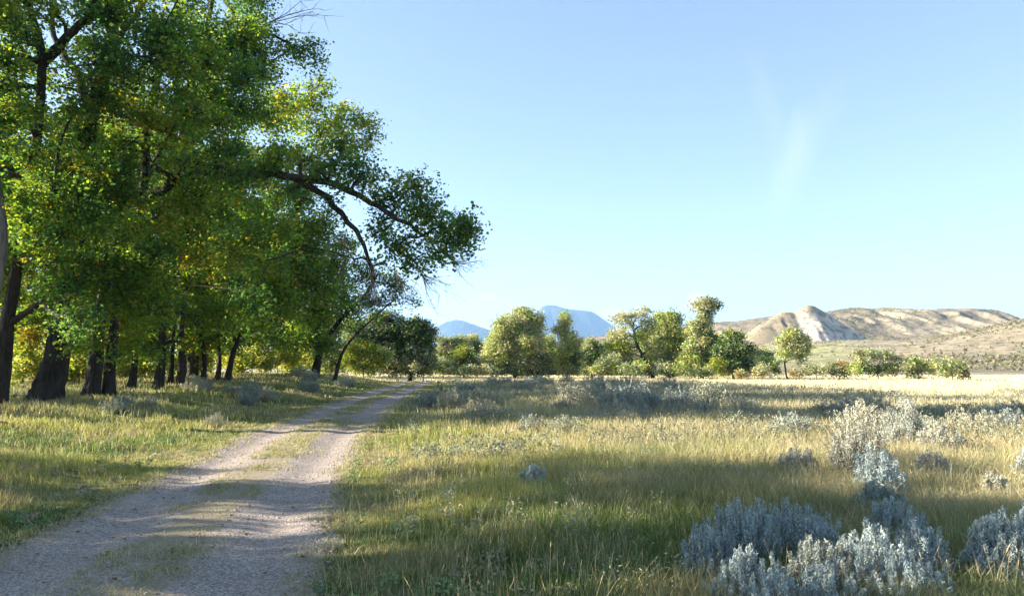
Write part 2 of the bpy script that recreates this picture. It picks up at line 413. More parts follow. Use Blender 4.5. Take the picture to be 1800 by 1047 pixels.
scrub()
def make_crown(name, root, lobes, leaf, pals, twigs=None, dens=1.0, clump=0.34, mat='leaf', wood='bark', origin=None, twig_k=3, droop=0.25):
    """lobes: (centre xyz, radii xyz, density). Leaves hang in clumps filling each lobe unevenly; twigs carry the clumps."""
    origin = np.array(root.location) if origin is None else origin
    CC = []; CR = []; CN = []; PV = []
    for (c, r, dn, pv) in lobes:
        c = np.asarray(c, float); r = np.asarray(r, float)
        rm = r.prod() ** (1 / 3)
        nc = int(max(6, 3.0 * dens * dn * (rm / clump) ** 2 * 3.0))
        u = rvec(nc) * (RS.rand(nc, 1) ** 0.42)
        u = u * (0.72 + 0.5 * RS.rand(nc, 1))
        CC.append(c + u * r); CR.append(clump * (0.55 + 0.8 * RS.rand(nc))); PV.append([pv] * nc)
        if twigs is not None:
            for q in range(0, nc, 3):
                e = CC[-1][q]; s = c + (e - c) * 0.15 * RS.rand() - np.array([0, 0, r[2] * .15])
                m = (s + e) / 2 + RS.randn(3) * 0.06 * rm + np.array([0, 0, .08 * rm])
                twigs.add([s, m, e], [0.016 * rm + .008, 0.010 * rm + .004, 0.003], twig_k)
    C = np.concatenate(CC); Rr = np.concatenate(CR); PV = sum(PV, [])
    per = (2.2 * (Rr / leaf) ** 2).astype(int) + 4
    idx = np.repeat(np.arange(len(C)), per)
    off = RS.randn(len(idx), 3) * 0.55; off[:, 2] *= 0.8; off[:, 2] -= droop * np.hypot(off[:, 0], off[:, 1])
    L = C[idx] + off * Rr[idx][:, None]
    # clump colour, then leaf jitter
    base = np.zeros((len(C), 3))
    keys = sorted(set(PV)); pv = np.array(PV)
    for k in keys:
        msk = pv == k; p = pals[k]
        base[msk] = pal([a for a, _ in p], [b for _, b in p], msk.sum())
    col = base[idx] * (0.75 + 0.5 * RS.rand(len(idx), 1)) * (1 + 0.12 * RS.randn(len(idx), 3))
    sz = leaf * (0.5 + 1.05 * RS.rand(len(idx)) ** 1.3)
    V, Fc, cc = leaves_geo(L, sz, sz * 0.82, np.clip(col, 0.005, 0.9))
    return mesh_obj(name, V - origin, [Fc], M[mat], root, col=cc)

def connect(tubes, frm, to, r0, r1, k=6, sag=0.12, n=7):
    frm = np.asarray(frm); to = np.asarray(to); L = np.linalg.norm(to - frm)
    m1 = frm + (to - frm) * .35 + np.array([0, 0, sag * L]) + RS.randn(3) * .05 * L
    m2 = frm + (to - frm) * .7 + np.array([0, 0, sag * .7 * L]) + RS.randn(3) * .05 * L
    p = smooth_path([frm, m1, m2, to], n, 0.01 * L)
    tubes.add(p, np.linspace(r0, r1, n), k, 0.15)
    return p

LOBE_POOL = []
class Tree:
    """thing > trunk, (limb), crown. Trunk and limb paths are given in directions and distances of the photo."""
    def __init__(s, label, px, D, r, path, group='cottonwood trees along the left of the road', flare=1.18, cat='tree', name='cottonwood_tree', bark='bark', py=None):
        x = (px - 900) / F * D
        s.base = np.array([x, D, float(G(x, D))])
        s.root = empty(name, s.base, label, cat, group)
        s.bark = bark; s.tub = Tubes()
        pts = [s.base + [0, 0, -0.3], s.base + [0, 0, .05]] + [P(*q) for q in path]
        n = 54; p = smooth_path(pts, n, 0.012 * r)
        h = np.linspace(0, 1, n)
        rad = r * (1 - 0.80 * h ** .65) * (1 + (flare - 1) * np.exp(-np.clip(p[:, 2] - s.base[2], 0, None) / (0.9 * max(r, .25) / .4)))
        s.tub.add(p, rad, 28, 0.15, flute=(p[:, 2] - s.base[2]))
        s.skel = [(p, rad)]
        s.lobes = []; s.limbs = []
    def limb(s, pts, r0, r1, own=False, n=16):
        pts = [P(*q) if len(q) == 3 else q for q in pts]
        p = smooth_path(pts, n, 0.015 * np.linalg.norm(pts[-1] - pts[0]) ** .5)
        # start on the nearest point of the wood already there
        allp = np.concatenate([a for a, _ in s.skel]); k = np.argmin(np.linalg.norm(allp - p[0], axis=1))
        if np.linalg.norm(allp[k] - p[0]) > 0.15: p = np.concatenate([[allp[k]], p])
        rad = np.linspace(r0, r1, len(p))
        (s.limbs.append((p, rad)) if own else s.tub.add(p, rad, 9, 0.25))
        s.skel.append((p, rad)); return p
    def lobe(s, c, r, dn=1.0, pv='a'):
        s.lobes.append((np.asarray(c, float), np.asarray(r, float) * np.ones(3), dn, pv))
    def lobe_px(s, px, py, D, rx, ry, dn=1.0, pv='a', dep=None):
        m = mpp(D); s.lobe(P(px, py, D), (rx * m, (dep if dep else (rx + ry) / 2) * m, ry * m), dn, pv)
    def finish(s, leaf, pals, dens=1.0, clump=0.34, mat='leaf', droop=0.25):
        o = s.base
        tw = Tubes(); tw.n = 0
        for (c, r, dn, pv) in s.lobes:
            pts = np.concatenate([a for a, _ in s.skel]); rr = np.concatenate([b for _, b in s.skel])
            dd = np.linalg.norm(pts - c, axis=1) + 1.2 * np.clip(pts[:, 2] - c[2], 0, None)
            k = int(np.argmin(dd)); rm = r.prod() ** (1 / 3)
            L = np.linalg.norm(pts[k] - c)
            if L > 0.3:
                r0 = min(rr[k] * .6, 0.03 + 0.022 * L + .03 * rm)
                p = connect(s.tub, pts[k], c, r0, 0.02 + 0.01 * rm, 6)
                s.skel.append((p[3:], np.linspace(r0, .02, len(p) - 3)))
        if s.lobes: make_crown('crown', s.root, s.lobes, leaf, pals, tw, dens, clump, mat, droop=droop)
        def loc(t, name, bark):
            V = np.concatenate(t.V) - o; return mesh_obj(name, V, [np.concatenate(t.F)], M[bark], s.root, smooth=True)
        loc(s.tub, 'trunk', s.bark)
        if tw.V: loc(tw, 'branches', s.bark)
        for p, rad in s.limbs:
            t = Tubes(); t.add(p, rad, 10, 0.25); loc(t, 'limb', s.bark)
        return s.root
    def dead_twigs(s, starts, n, spread, name='dead_twigs', down=0.0, r=0.02):
        t = Tubes()
        for (a, d, L) in starts:
            a = np.asarray(a); d = np.asarray(d, float); d /= np.linalg.norm(d)
            for q in range(n):
                dd = d + RS.randn(3) * spread; dd[2] -= down; dd /= np.linalg.norm(dd)
                l = L * (.5 + .7 * RS.rand()); b = a + d * L * .3 * RS.rand()
                pts = [b, b + dd * l * .4 + RS.randn(3) * .05 * l, b + dd * l * .75 + RS.randn(3) * .08 * l, b + dd * l + RS.randn(3) * .1 * l]
                pp = smooth_path(pts, 7); t.add(pp, np.linspace(r, r * .25, 7), 3)
                for z in range(5):
                    k = RS.randint(1, 6); e = pp[k] + (dd * .6 + RS.randn(3) * .55) * l * .3
                    t.add([pp[k], (pp[k] + e) / 2 + RS.randn(3) * .03 * l, e], [r * .5, r * .35, r * .15], 3)
        V = np.concatenate(t.V) - s.base
        mesh_obj(name, V, [np.concatenate(t.F)], M['twig'], s.root, smooth=True)

GP = {'a': [('green', 5), ('cool', 1.2), ('lime', 4.6), ('yellow', .6)],  # lime share raised to stand in for backlit leaf glow
      'c': [('cool', 5), ('green', 4), ('lime', 1)],
      'y': [('yellow', 4), ('lime', 4), ('green', 1)],
      'l': [('lime', 7), ('olive', 1), ('green', 3), ('yellow', .5)],
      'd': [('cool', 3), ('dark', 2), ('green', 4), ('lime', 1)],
      'r': [('rust', 4), ('yellow', 3), ('olive', 2)]}
T = {}
RS.seed(21)
# near row -------------------------------------------------------------
T['edge'] = Tree('thick pale-barked cottonwood cut by the left edge of the photo', -62, 19.0, 0.42, [(-50, 640, 19), (-24, 540, 19), (-6, 450, 19), (-4, 380, 19), (-20, 250, 19), (-60, 60, 19), (-80, -150, 19.5)], bark='bark_pale')
T['lean'] = Tree('dark cottonwood whose trunk rises leaning right along the left edge', 2, 22.0, 0.33, [(6, 640, 22), (14, 560, 22), (34, 450, 22), (58, 300, 21.5), (74, 110, 21), (50, 0, 21), (30, -160, 21.5)])
T['lean'].limb([(74, 112, 21), (100, 85, 21), (135, 50, 20.5), (180, -10, 20), (240, -120, 20)], .16, .06)
T['wide'] = Tree('massive wide-based cottonwood trunk, the broadest of the grove', 86, 24.0, 0.56, [(92, 660, 24), (104, 600, 24), (118, 520, 24), (140, 380, 23.5), (165, 190, 23), (200, 40, 23), (215, -140, 23)])
T['wide'].limb([(163, 200, 23), (190, 120, 22.5), (208, 70, 22), (260, -10, 22)], .16, .05)
T['wide'].limb([(160, 215, 23), (135, 130, 23), (95, 60, 23), (90, -30, 23)], .16, .05)
T['arch'] = Tree('tall cottonwood with a heavy limb arching out over the road', 165, 27.0, 0.34, [(168, 640, 27), (176, 560, 27), (200, 440, 26), (250, 345, 25), (262, 200, 24.5), (300, 60, 24), (330, -100, 24)])
T['arch'].limb([(248, 360, 25), (300, 322, 24), (345, 302, 23), (400, 300, 22.3), (455, 306, 21.8), (520, 313, 21.2), (575, 322, 20.8), (625, 338, 20.5), (665, 362, 20.2), (705, 395, 20), (745, 415, 19.8)], .18, .04, True, 26)
T['arch'].limb([(520, 316, 21.2), (560, 338, 21.2), (600, 375, 21.2), (632, 420, 21.2), (648, 455, 21.2), (658, 490, 21.2)], .12, .035, True)
T['pair'] = Tree('slimmer cottonwood trunk standing right beside the arching one', 196, 27.5, 0.27, [(194, 640, 27.5), (202, 560, 27.5), (215, 400, 27.5), (300, 230, 27), (360, 60, 26), (390, -90, 26)])
T['brown'] = Tree('thin reddish-brown cottonwood trunk under the orange leaf cluster', 236, 36.0, 0.24, [(237, 640, 36), (240, 560, 36), (236, 420, 36), (250, 250, 36), (255, 80, 36)])
T['mid'] = Tree('straight dark cottonwood trunk in the middle of the grove', 283, 34.0, 0.30, [(284, 640, 34), (288, 560, 34), (300, 420, 34), (330, 250, 34), (400, 100, 34)])
T['split'] = Tree('cottonwood with twin brown trunks close together', 303, 40.0, 0.20, [(302, 640, 40), (306, 560, 40), (312, 400, 40), (330, 240, 40)])
T['split'].tub.add(smooth_path([[T['split'].base[0] + .55, 40, T['split'].base[2] - .2], P(321, 640, 40), P(320, 560, 40), P(345, 400, 40)], 12, .02), np.linspace(.3, .1, 12), 10, .2)
T['slim'] = Tree('slim upright cottonwood behind the grey-green sagebrush bank', 360, 44.0, 0.22, [(359, 630, 44), (354, 560, 44), (372, 400, 44), (420, 250, 44)])
T['slim2'] = Tree('second slim cottonwood of the pair before the leaning trunk', 386, 46.0, 0.22, [(386, 630, 46), (384, 560, 46), (395, 400, 46), (470, 260, 46)])
T['tilt'] = Tree('cottonwood with a pale-streaked trunk tilting right at the end of the row', 402, 44.0, 0.24, [(410, 620, 44), (424, 585, 44), (470, 480, 43), (540, 330, 42), (580, 220, 42)])
T['back'] = Tree('small dark cottonwood trunk seen between the two biggest trunks', 128, 42.0, 0.16, [(127, 640, 42), (130, 560, 42), (135, 430, 42), (140, 250, 42)])
T['road'] = Tree('sparse cottonwood whose forked trunk leans toward the road', 556, 60.0, 0.42, [(562, 620, 60), (572, 600, 60), (600, 560, 60), (640, 520, 59), (665, 480, 58)], flare=1.3)
T['road'].limb([(562, 612, 60), (545, 560, 60), (535, 510, 60), (530, 450, 60)], .25, .08)
T['fork'] = Tree('slender cottonwood slanting right in front of the yellow bushes', 590, 58.0, 0.22, [(600, 625, 58), (618, 596, 58), (655, 560, 58), (700, 520, 58)], flare=1.2)

# silhouette lobes of the arching tree (over the road)
A = T['arch']
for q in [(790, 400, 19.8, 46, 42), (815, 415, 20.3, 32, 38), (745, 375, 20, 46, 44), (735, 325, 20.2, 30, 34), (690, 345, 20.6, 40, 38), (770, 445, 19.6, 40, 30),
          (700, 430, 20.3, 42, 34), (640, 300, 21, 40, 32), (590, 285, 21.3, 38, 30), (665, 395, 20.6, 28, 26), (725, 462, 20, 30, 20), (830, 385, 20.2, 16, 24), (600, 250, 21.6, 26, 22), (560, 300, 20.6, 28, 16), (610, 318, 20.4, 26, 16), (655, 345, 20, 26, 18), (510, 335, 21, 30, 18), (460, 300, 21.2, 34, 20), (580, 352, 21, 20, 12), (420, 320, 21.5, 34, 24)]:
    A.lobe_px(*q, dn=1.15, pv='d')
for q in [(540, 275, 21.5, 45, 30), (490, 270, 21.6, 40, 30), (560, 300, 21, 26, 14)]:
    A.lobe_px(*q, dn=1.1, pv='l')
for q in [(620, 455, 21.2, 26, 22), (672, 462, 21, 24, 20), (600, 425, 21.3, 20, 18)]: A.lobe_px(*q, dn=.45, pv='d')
# leafy masses above
PR = T['pair']
for q in [(525, 88, 25, 34, 24), (555, 108, 25, 24, 26), (500, 80, 25, 26, 20), (545, 75, 25, 26, 14)]: PR.lobe_px(*q, dn=.7, pv='c')
PR.limb([(390, -10, 26), (430, 50, 25.5), (480, 62, 25), (530, 95, 25)], .10, .03)
for q in [(440, 40, 25, 46, 60), (455, 120, 25, 44, 50), (400, 100, 24.5, 55, 60), (420, 190, 24.5, 50, 50), (350, 60, 24.5, 60, 60), (370, 160, 24.5, 50, 55), (460, 195, 25.5, 35, 40), (430, -30, 25, 55, 50)]: PR.lobe_px(*q, dn=1.2, pv='c')
TI = T['tilt']
for q in [(545, 170, 40, 38, 34), (590, 215, 41, 42, 34), (640, 215, 41, 34, 26), (560, 235, 40, 48, 34), (625, 255, 41, 40, 26), (515, 190, 40, 36, 40), (655, 245, 41, 20, 18), (560, 150, 40, 26, 18), (600, 190, 41, 24, 14)]:
    TI.lobe_px(*q, dn=.75, pv='l')
for q in [(600, 430, 44, 34, 24), (590, 470, 44, 34, 28), (550, 540, 46, 40, 30), (510, 570, 46, 36, 22), (600, 520, 46, 32, 26), (500, 480, 42, 46, 44), (540, 430, 42, 46, 44), (560, 500, 43, 40, 38), (510, 400, 42, 44, 40), (570, 390, 42, 34, 34), (480, 540, 43, 44, 40)]: TI.lobe_px(*q, dn=1.0, pv='a')
for q in [(40, 190, 19.5, 46, 40), (52, 270, 19.5, 46, 44), (95, 330, 20, 44, 40), (30, 345, 19.5, 46, 36), (130, 190, 20.5, 34, 34), (165, 290, 20.5, 44, 40), (110, 410, 20, 46, 40), (60, 430, 20, 40, 34), (170, 380, 21, 44, 40), (150, 470, 21, 40, 36), (45, 60, 19.8, 30, 26), (10, 110, 19.5, 40, 40), (215, 120, 21, 40, 36), (110, 500, 21, 40, 34), (160, 545, 22, 40, 30)]:
    T['lean' if q[0] < 70 else 'wide'].lobe_px(*q, dn=1.1, pv='a' if q[1] % 20 else 'c')
for q in [(95, 20, 20.5, 40, 34), (135, 75, 21.5, 36, 30), (100, 150, 22.5, 34, 30), (190, 30, 21, 44, 36), (250, 200, 22, 44, 36), (210, 260, 22, 40, 34), (290, 260, 22, 40, 34), (320, 350, 22.5, 44, 36), (250, 400, 23, 44, 36), (25, 30, 20, 36, 30)]:
    T['lean' if q[0] < 100 else 'wide' if q[0] < 200 else 'arch'].lobe_px(*q, dn=.8, pv='l')  # lime-coloured lobes lighten these crowns like light coming through
for q in [(130, 610, 23, 26, 16), (205, 625, 26, 26, 14), (175, 600, 25, 30, 18), (265, 615, 32, 26, 16), (330, 605, 38, 28, 16)]:
    T['wide' if q[0] < 150 else 'pair' if q[0] < 250 else 'mid'].lobe_px(*q, dn=.8, pv='a')
# automatic fill: two layers of crown over the grove, each lobe given to the nearest tree
def fill(layer, poly_top, poly_bot, x0, x1, step, keys, pvw):
    Dm, Ds = layer; x = x0
    while x < x1:
        y0 = np.interp(x, [a for a, _ in poly_top], [b for _, b in poly_top]); y1 = np.interp(x, [a for a, _ in poly_bot], [b for _, b in poly_bot])
        y = y0 + RS.rand() * step * .4
        while y < y1:
            if RS.rand() < 0.96:
                D = Dm + Ds * RS.randn() * .6
                px = x + RS.randn() * step * .22; py = y + RS.randn() * step * .16
                c = P(px, py, D)
                if 2.2 < c[2] < (14.5 if D > 30 else 13.3):
                    best = min([k for k in keys if k != 'edge' or px < -60], key=lambda k: min(np.linalg.norm(a - c, axis=1).min() for a, _ in T[k].skel))
                    r = step * (0.54 + .22 * RS.rand())
                    pv = RS.choice(list(pvw), p=np.array(list(pvw.values())) / sum(pvw.values()))
                    T[best].lobe_px(px, py, D, r, r * .85, dn=(.8 + .35 * RS.rand()) , pv=pv)
            y += step * .82
        x += step * .85
near = ['edge', 'lean', 'wide', 'arch', 'pair']
farr = ['brown', 'mid', 'split', 'slim', 'slim2', 'tilt', 'back']
fill((23.5, 2.0), [(-150, -280), (470, -220)], [(-150, -10), (60, 40), (300, 40), (430, 30)], -150, 440, 80, near, {'a': 5, 'c': 4})
fill((20.5, .7), [(-150, -60), (150, -60), (330, -60)], [(-150, 180), (20, 190), (60, 50), (120, 30), (160, 180), (330, 200)], -150, 330, 92, near, {'a': 5, 'c': 3, 'l': 2})
fill((22.5, 2.2), [(-150, 40), (60, 120), (100, 250), (200, 230), (300, 40), (470, 60)], [(-150, 430), (20, 410), (50, 500), (100, 560), (260, 600), (300, 570), (340, 480), (460, 440)], -140, 450, 72, near, {'a': 7, 'c': 4, 'y': .5, 'r': .12})
fill((34, 3.5), [(-100, 60), (400, 60), (520, 210), (560, 300)], [(-100, 560), (40, 560), (120, 625), (220, 620), (300, 605), (460, 585), (520, 540), (560, 420)], -60, 530, 54, farr, {'a': 5, 'c': 1, 'y': .7, 'l': 3})
fill((55, 2.5), [(400, 345), (560, 360)], [(400, 600), (560, 600)], 400, 570, 46, ['road', 'tilt', 'slim2'], {'a': 5, 'd': 3, 'l': 1})
fill((43, 3), [(200, 240), (480, 270), (520, 330)], [(200, 600), (460, 600), (520, 590)], 200, 540, 52, farr, {'a': 6, 'd': 2, 'l': 1})
for q in [(228, 598, 25, 22, 20), (100, 365, 21, 30, 26), (265, 215, 22, 34, 14)]: T['pair' if q[0] == 228 else 'wide'].lobe_px(*q, dn=1.3, pv='y')
RD = T['road']
for q in [(520, 520, 60, 40, 30), (560, 560, 61, 34, 26), (610, 540, 60, 40, 26), (540, 480, 60, 40, 28), (600, 500, 60, 36, 26), (655, 530, 59, 34, 24), (640, 480, 58, 36, 26), (500, 570, 60, 34, 24), (690, 500, 58, 30, 20), (580, 460, 59, 30, 22)]:
    RD.lobe_px(*q, dn=1.0, pv='d')
FK = T['fork']
for q in [(690, 520, 58, 30, 16), (650, 560, 58, 26, 14), (725, 530, 58, 26, 14), (620, 575, 58, 20, 12)]: FK.lobe_px(*q, dn=.4, pv='d')

A.dead_twigs([(P(655, 470, 21.2), (.1, 0, -1), 1.4), (P(640, 440, 21.2), (.5, 0, -.8), 1.5), (P(690, 470, 20.8), (.5, 0, -.9), 1.3), (P(735, 470, 20.2), (.5, 0, -.8), 1.1), (P(790, 460, 20), (.9, 0, -.35), .8), (P(610, 400, 21.2), (-.2, 0, -1), 1.2)], 14, .42, r=.011)
PR.dead_twigs([(P(470, 40, 25), (1, 0, .15), 1.9)], 7, .22, r=.017)
for k, t in T.items():
    if k in near: t.finish(0.094, GP, .88, 0.27)
    elif k in ('road', 'fork'): t.finish(0.17, GP, 1.0, 0.5)
    else: t.finish(0.145, GP, 1.0, 0.38)

# cottonwoods of the same grove standing just outside the frame (they shade the foreground)
def off_tree(x, y, H, cr):
    z = float(G(x, y))
    root = empty('cottonwood_tree', (x, y, z), 'tall cottonwood of the grove standing left of the photographer', 'tree', 'cottonwoods beside the photographer')
    tb = Tubes(); p = smooth_path([[0, 0, -.3], [.1, 0, 3], [.4, .2, 7], [.2, .1, H * .9]], 16, .03)
    tb.add(p, np.linspace(.5, .08, 16), 10, .2)
    lobes = []
    for q in range(62):
        h = 3.0 + (H - 3.2) * ((q * .618) % 1); a = RS.rand() * 2 * PI; w = cr * math.sqrt(max(.1, 1 - ((h - H * .5) / (H * .55)) ** 2)) * (.3 + .6 * RS.rand())
        c = np.array([math.cos(a) * w, math.sin(a) * w * .8, h]); k = int(min(15, h / H * 16 * .6))
        connect(tb, p[k], c, .10, .03); lobes.append((c + [x, y, z], np.array([.95, .95, .6]) * (.55 + .6 * RS.rand()), .95, 'a'))
    make_crown('crown', root, lobes, .17, GP, None, .9, .45)
    V = np.concatenate(tb.V); mesh_obj('trunk', V, [np.concatenate(tb.F)], M['bark'], root, smooth=True)
    return root
RS.seed(5)
ot = off_tree(-17.0, 6.3, 15.5, 5.0)
OFF = [(-19, 10.2, 4.0, .60), (-22, -.5, 2.2, .9), (-34, 24, .4, 1.0), (-17.5, -1, 2.9, .95)]
for x, y, rz, s in OFF: copy_tree(ot, (x, y, float(G(x, y))), rz, s)
for x, y, rz, s, lab in [(-27, 29, .5, .84, 'added cottonwood hidden behind the leftmost trunks of the grove'), (-27, 36, 1.9, .94, 'added leafy cottonwood standing behind the leaning trunk at the left edge'), (-25.5, 43, 3.3, 1.03, 'added leafy cottonwood standing behind the massive wide-based trunk'),
                         (-26, 50, 4.4, 1.05, 'added leafy cottonwood behind the thin reddish-brown trunk'), (-24.5, 57, 5.6, 1.02, 'added leafy cottonwood behind the straight trunk in the middle of the grove'), (-24, 65, .9, 1.0, 'added leafy cottonwood behind the tilting pale-streaked trunk'), (-22, 73, 2.5, .95, 'added leafy cottonwood left of the forked trunk that leans to the road')]:
    c_ = copy_tree(ot, (x, y, float(G(x, y))), rz, s, lab); c_['group'] = 'second row of cottonwoods added behind the trunks'  # this row is added to close the tree shade over the mid-field

# ------------------------------------------------------------------ bushes and far trees
def plant(name, cat, label, px, py, D, lobes, pals, leaf, clump=.5, dens=1.0, trunk=None, group=None, mat='far_leaf', trunk_r=.2, droop=.1):
    """lobes in photo directions relative (px, py, rx, ry, dn); stands on the ground at D"""
    x = (px - 900) / F * D; b = np.array([x, D, float(G(x, D))])
    root = empty(name, b, label, cat, group)
    tb = Tubes()
    if trunk:
        pts = [b + [0, 0, -.3], b + [0, 0, .05]] + [P(a, c, D) for a, c in trunk]
        p = smooth_path(pts, 14, .03); tb.add(p, np.linspace(trunk_r, trunk_r * .35, 14), 7, .2)
    else:
        p = smooth_path([b + [0, 0, -.2], b + [0, 0, .3], b + [0, 0, .8]], 4); tb.add(p, np.linspace(trunk_r * .6, trunk_r * .4, 4), 5, .2)
    LL = []
    for L in lobes:
        dn = L[4] if len(L) > 4 else 1.0; pv = L[5] if len(L) > 5 else 'a'; m = mpp(D)
        dz = (RS.rand() - .5) * (L[2]) * m * .8
        c = P(L[0], L[1], D) + np.array([0, dz, 0]); r = np.array([L[2], (L[2] + L[3]) / 2, L[3]]) * m
        k = int(np.argmin(np.linalg.norm(p - c, axis=1) + 1.5 * np.clip(p[:, 2] - c[2], 0, None)))
        connect(tb, p[k], c, trunk_r * .4, trunk_r * .12, 4, n=5)
        LL.append((c, r, dn, pv))
        for _ in range(3 if L[2] > 12 else 1):
            d_ = rvec(1)[0]; d_[2] = abs(d_[2]) * 1.1 - .25
            LL.append((c + d_ * r * .95, r * (.28 + .22 * RS.rand()), dn, pv))
    make_crown('crown' if cat == 'tree' else 'foliage', root, LL, leaf, pals, None, dens, clump, mat, droop=droop)
    V = np.concatenate(tb.V) - b
    mesh_obj('trunk' if cat == 'tree' else 'stems', V, [np.concatenate(tb.F)], M['bark' if cat == 'tree' else 'stem'], root, smooth=True)
    return root
def autolobes(x0, x1, y0, y1, n, rr):
    out = []
    for i in range(n):
        u = (i + .5) / n; x = x0 + (x1 - x0) * u + RS.randn() * (x1 - x0) * .05
        hmax = y1 - (y1 - y0) * math.sqrt(max(.05, 1 - (2 * u - 1) ** 2)) * (.8 + .3 * RS.rand())
        y = y1 - (y1 - hmax) * (.25 + .65 * RS.rand())
        out.append((x, y, rr * (.8 + .5 * RS.rand()), rr * (.7 + .4 * RS.rand())))
        out.append((x + RS.randn() * rr * .5, y1 - (y1 - y) * .4, rr, rr * .8))
    return out
FP = {'a': [('olive', 7), ('lime', 2), ('grey', 2), ('pale', 3)], 'g': [('grey', 5), ('dark', 2), ('olive', 2)], 'd': [('dark', 6), ('green', 2), ('grey', 2), ('olive', 1)],
      'y': [('lime', 6), ('yellow', 3)], 'l': [('lime', 4), ('olive', 5), ('yellow', .6)], 'p': [('pale', 6), ('grey', 2)], 'r': [('rust', 3), ('pale', 4), ('olive', 2)]}
FG = 'trees across the end of the field'  # several trees: shade of the right side put into darker lobe colours
def ft(label, px, D, lobes, trunk=None, r=.25, leaf=.2, dens=1.9, cl=.5): 
    if label.startswith('small lone') : pass
    else:
        xs0 = min(l[0] for l in lobes); xs1 = max(l[0] for l in lobes)
        for xx in np.arange(xs0, xs1 + 1, 13): lobes = lobes + [(xx + RS.randn() * 3, 651 + RS.randn() * 2, 12, 9, .8, RS.choice(['g', 'l', 'a', 'd', 'r'], p=[.3, .25, .25, .15, .05]))]
    plant('tree', 'tree', label, px, 660, D, lobes, FP, leaf, cl, dens, trunk, FG, trunk_r=r)
ft('dark rounded tree at the bend where the road leaves the grove', 722, 82, [(700, 600, 34, 26, 1, 'd'), (735, 590, 28, 26, 1, 'd'), (715, 575, 28, 20, 1, 'd'), (750, 610, 18, 24, 1, 'd'), (690, 625, 26, 20, 1, 'd'), (735, 628, 26, 22, 1, 'g'), (655, 600, 30, 24, 1, 'd'), (630, 585, 26, 18, .8, 'd'), (680, 560, 30, 16, .7, 'd'), (752, 640, 18, 14, 1, 'd'), (700, 612, 40, 22, 1, 'd'), (670, 625, 20, 16, .8, 'a'), (670, 590, 24, 22, .9, 'd'), (660, 566, 22, 14, .7, 'g'), (758, 590, 10, 14, .8, 'g'), (710, 640, 20, 12, .8, 'a')], [(722, 640), (715, 610), (712, 585)], .3)
ft('low grey-green tree in front of the left blue mountain', 812, 118, [(800, 605, 20, 14, 1, 'g'), (822, 603, 20, 16, 1, 'a'), (785, 612, 16, 12, 1, 'g'), (838, 612, 14, 14, 1, 'd'), (775, 600, 10, 10, .8, 'g')], [(812, 640), (810, 615)])
ft('yellow-green young tree left of the big pale tree', 815, 100, [(812, 625, 14, 18, 1, 'y'), (800, 640, 12, 14, 1, 'l'), (828, 632, 12, 20, 1, 'd'), (838, 645, 12, 12, 1, 'a'), (778, 635, 12, 14, .9, 'y')], [(815, 645), (813, 625)], .15)
ft('biggest pale olive cottonwood, rounded, left of the blue peak', 905, 97, [(905, 568, 34, 24), (922, 552, 22, 16), (888, 585, 26, 24), (870, 605, 20, 22), (862, 625, 16, 20), (940, 580, 18, 22), (885, 620, 26, 24), (920, 605, 28, 26), (945, 610, 18, 24), (905, 640, 26, 16), (935, 638, 22, 16, 1, 'g'), (955, 632, 16, 18, 1, 'd'), (870, 645, 14, 12, 1, 'l'), (950, 560, 8, 12)], [(905, 640), (903, 610), (908, 575)], .35)
ft('narrow upright light green tree in front of the blue peak', 996, 98, [(992, 562, 11, 15), (992, 580, 15, 16), (1000, 598, 18, 18), (992, 615, 20, 18, 1, 'l'), (1006, 628, 18, 16, 1, 'd'), (990, 640, 16, 12, 1, 'l'), (1010, 645, 12, 10, 1, 'g')], [(998, 640), (996, 610), (992, 570)], .2)
ft('low dark blue-green tree between the narrow tree and the crooked one', 1040, 104, [(1040, 612, 18, 16, 1, 'g'), (1050, 625, 20, 18, 1, 'd'), (1030, 628, 14, 18, 1, 'd'), (1042, 642, 20, 12, 1, 'g')], [(1040, 640), (1040, 620)], .2)
ft('crooked open cottonwood with a dark leaning trunk showing', 1147, 96, [(1098, 563, 22, 17, .9, 'p'), (1125, 553, 20, 14, .9, 'p'), (1088, 588, 20, 20, .9, 'p'), (1095, 612, 24, 20, 1, 'y'), (1128, 590, 22, 18, .8, 'l'), (1080, 628, 20, 16, 1, 'r'), (1110, 634, 26, 16, .8, 'g'), (1140, 572, 18, 15, .9, 'g'), (1150, 612, 18, 18, .7, 'g')], [(1142, 645), (1130, 625), (1118, 600), (1112, 575)], .32, dens=.9)
ft('rounded bright green tree right of the crooked cottonwood', 1176, 99, [(1168, 565, 20, 18, 1, 'l'), (1185, 560, 16, 14, 1, 'l'), (1160, 590, 20, 18, 1, 'a'), (1190, 585, 20, 22, 1, 'l'), (1170, 610, 24, 18, .8, 'l'), (1150, 625, 16, 14, .6, 'y'), (1178, 632, 18, 14, .7, 'g'), (1205, 605, 14, 20, 1, 'a')], [(1176, 640), (1175, 600), (1172, 570)], .22)
ft('tallest tree of the far row with a separate leafy topknot', 1232, 94, [(1232, 538, 22, 13, .9, 'p'), (1252, 535, 16, 12, .9, 'g'), (1240, 555, 13, 10, .8, 'g'), (1237, 566, 16, 12, .9, 'a'), (1234, 580, 20, 18), (1225, 605, 24, 20), (1245, 600, 14, 22, 1, 'd'), (1220, 630, 22, 18, 1, 'l'), (1240, 635, 18, 18, 1, 'd'), (1210, 645, 16, 12, 1, 'l'), (1215, 575, 12, 14, .8, 'a')], [(1236, 640), (1234, 600), (1236, 550)], .3)
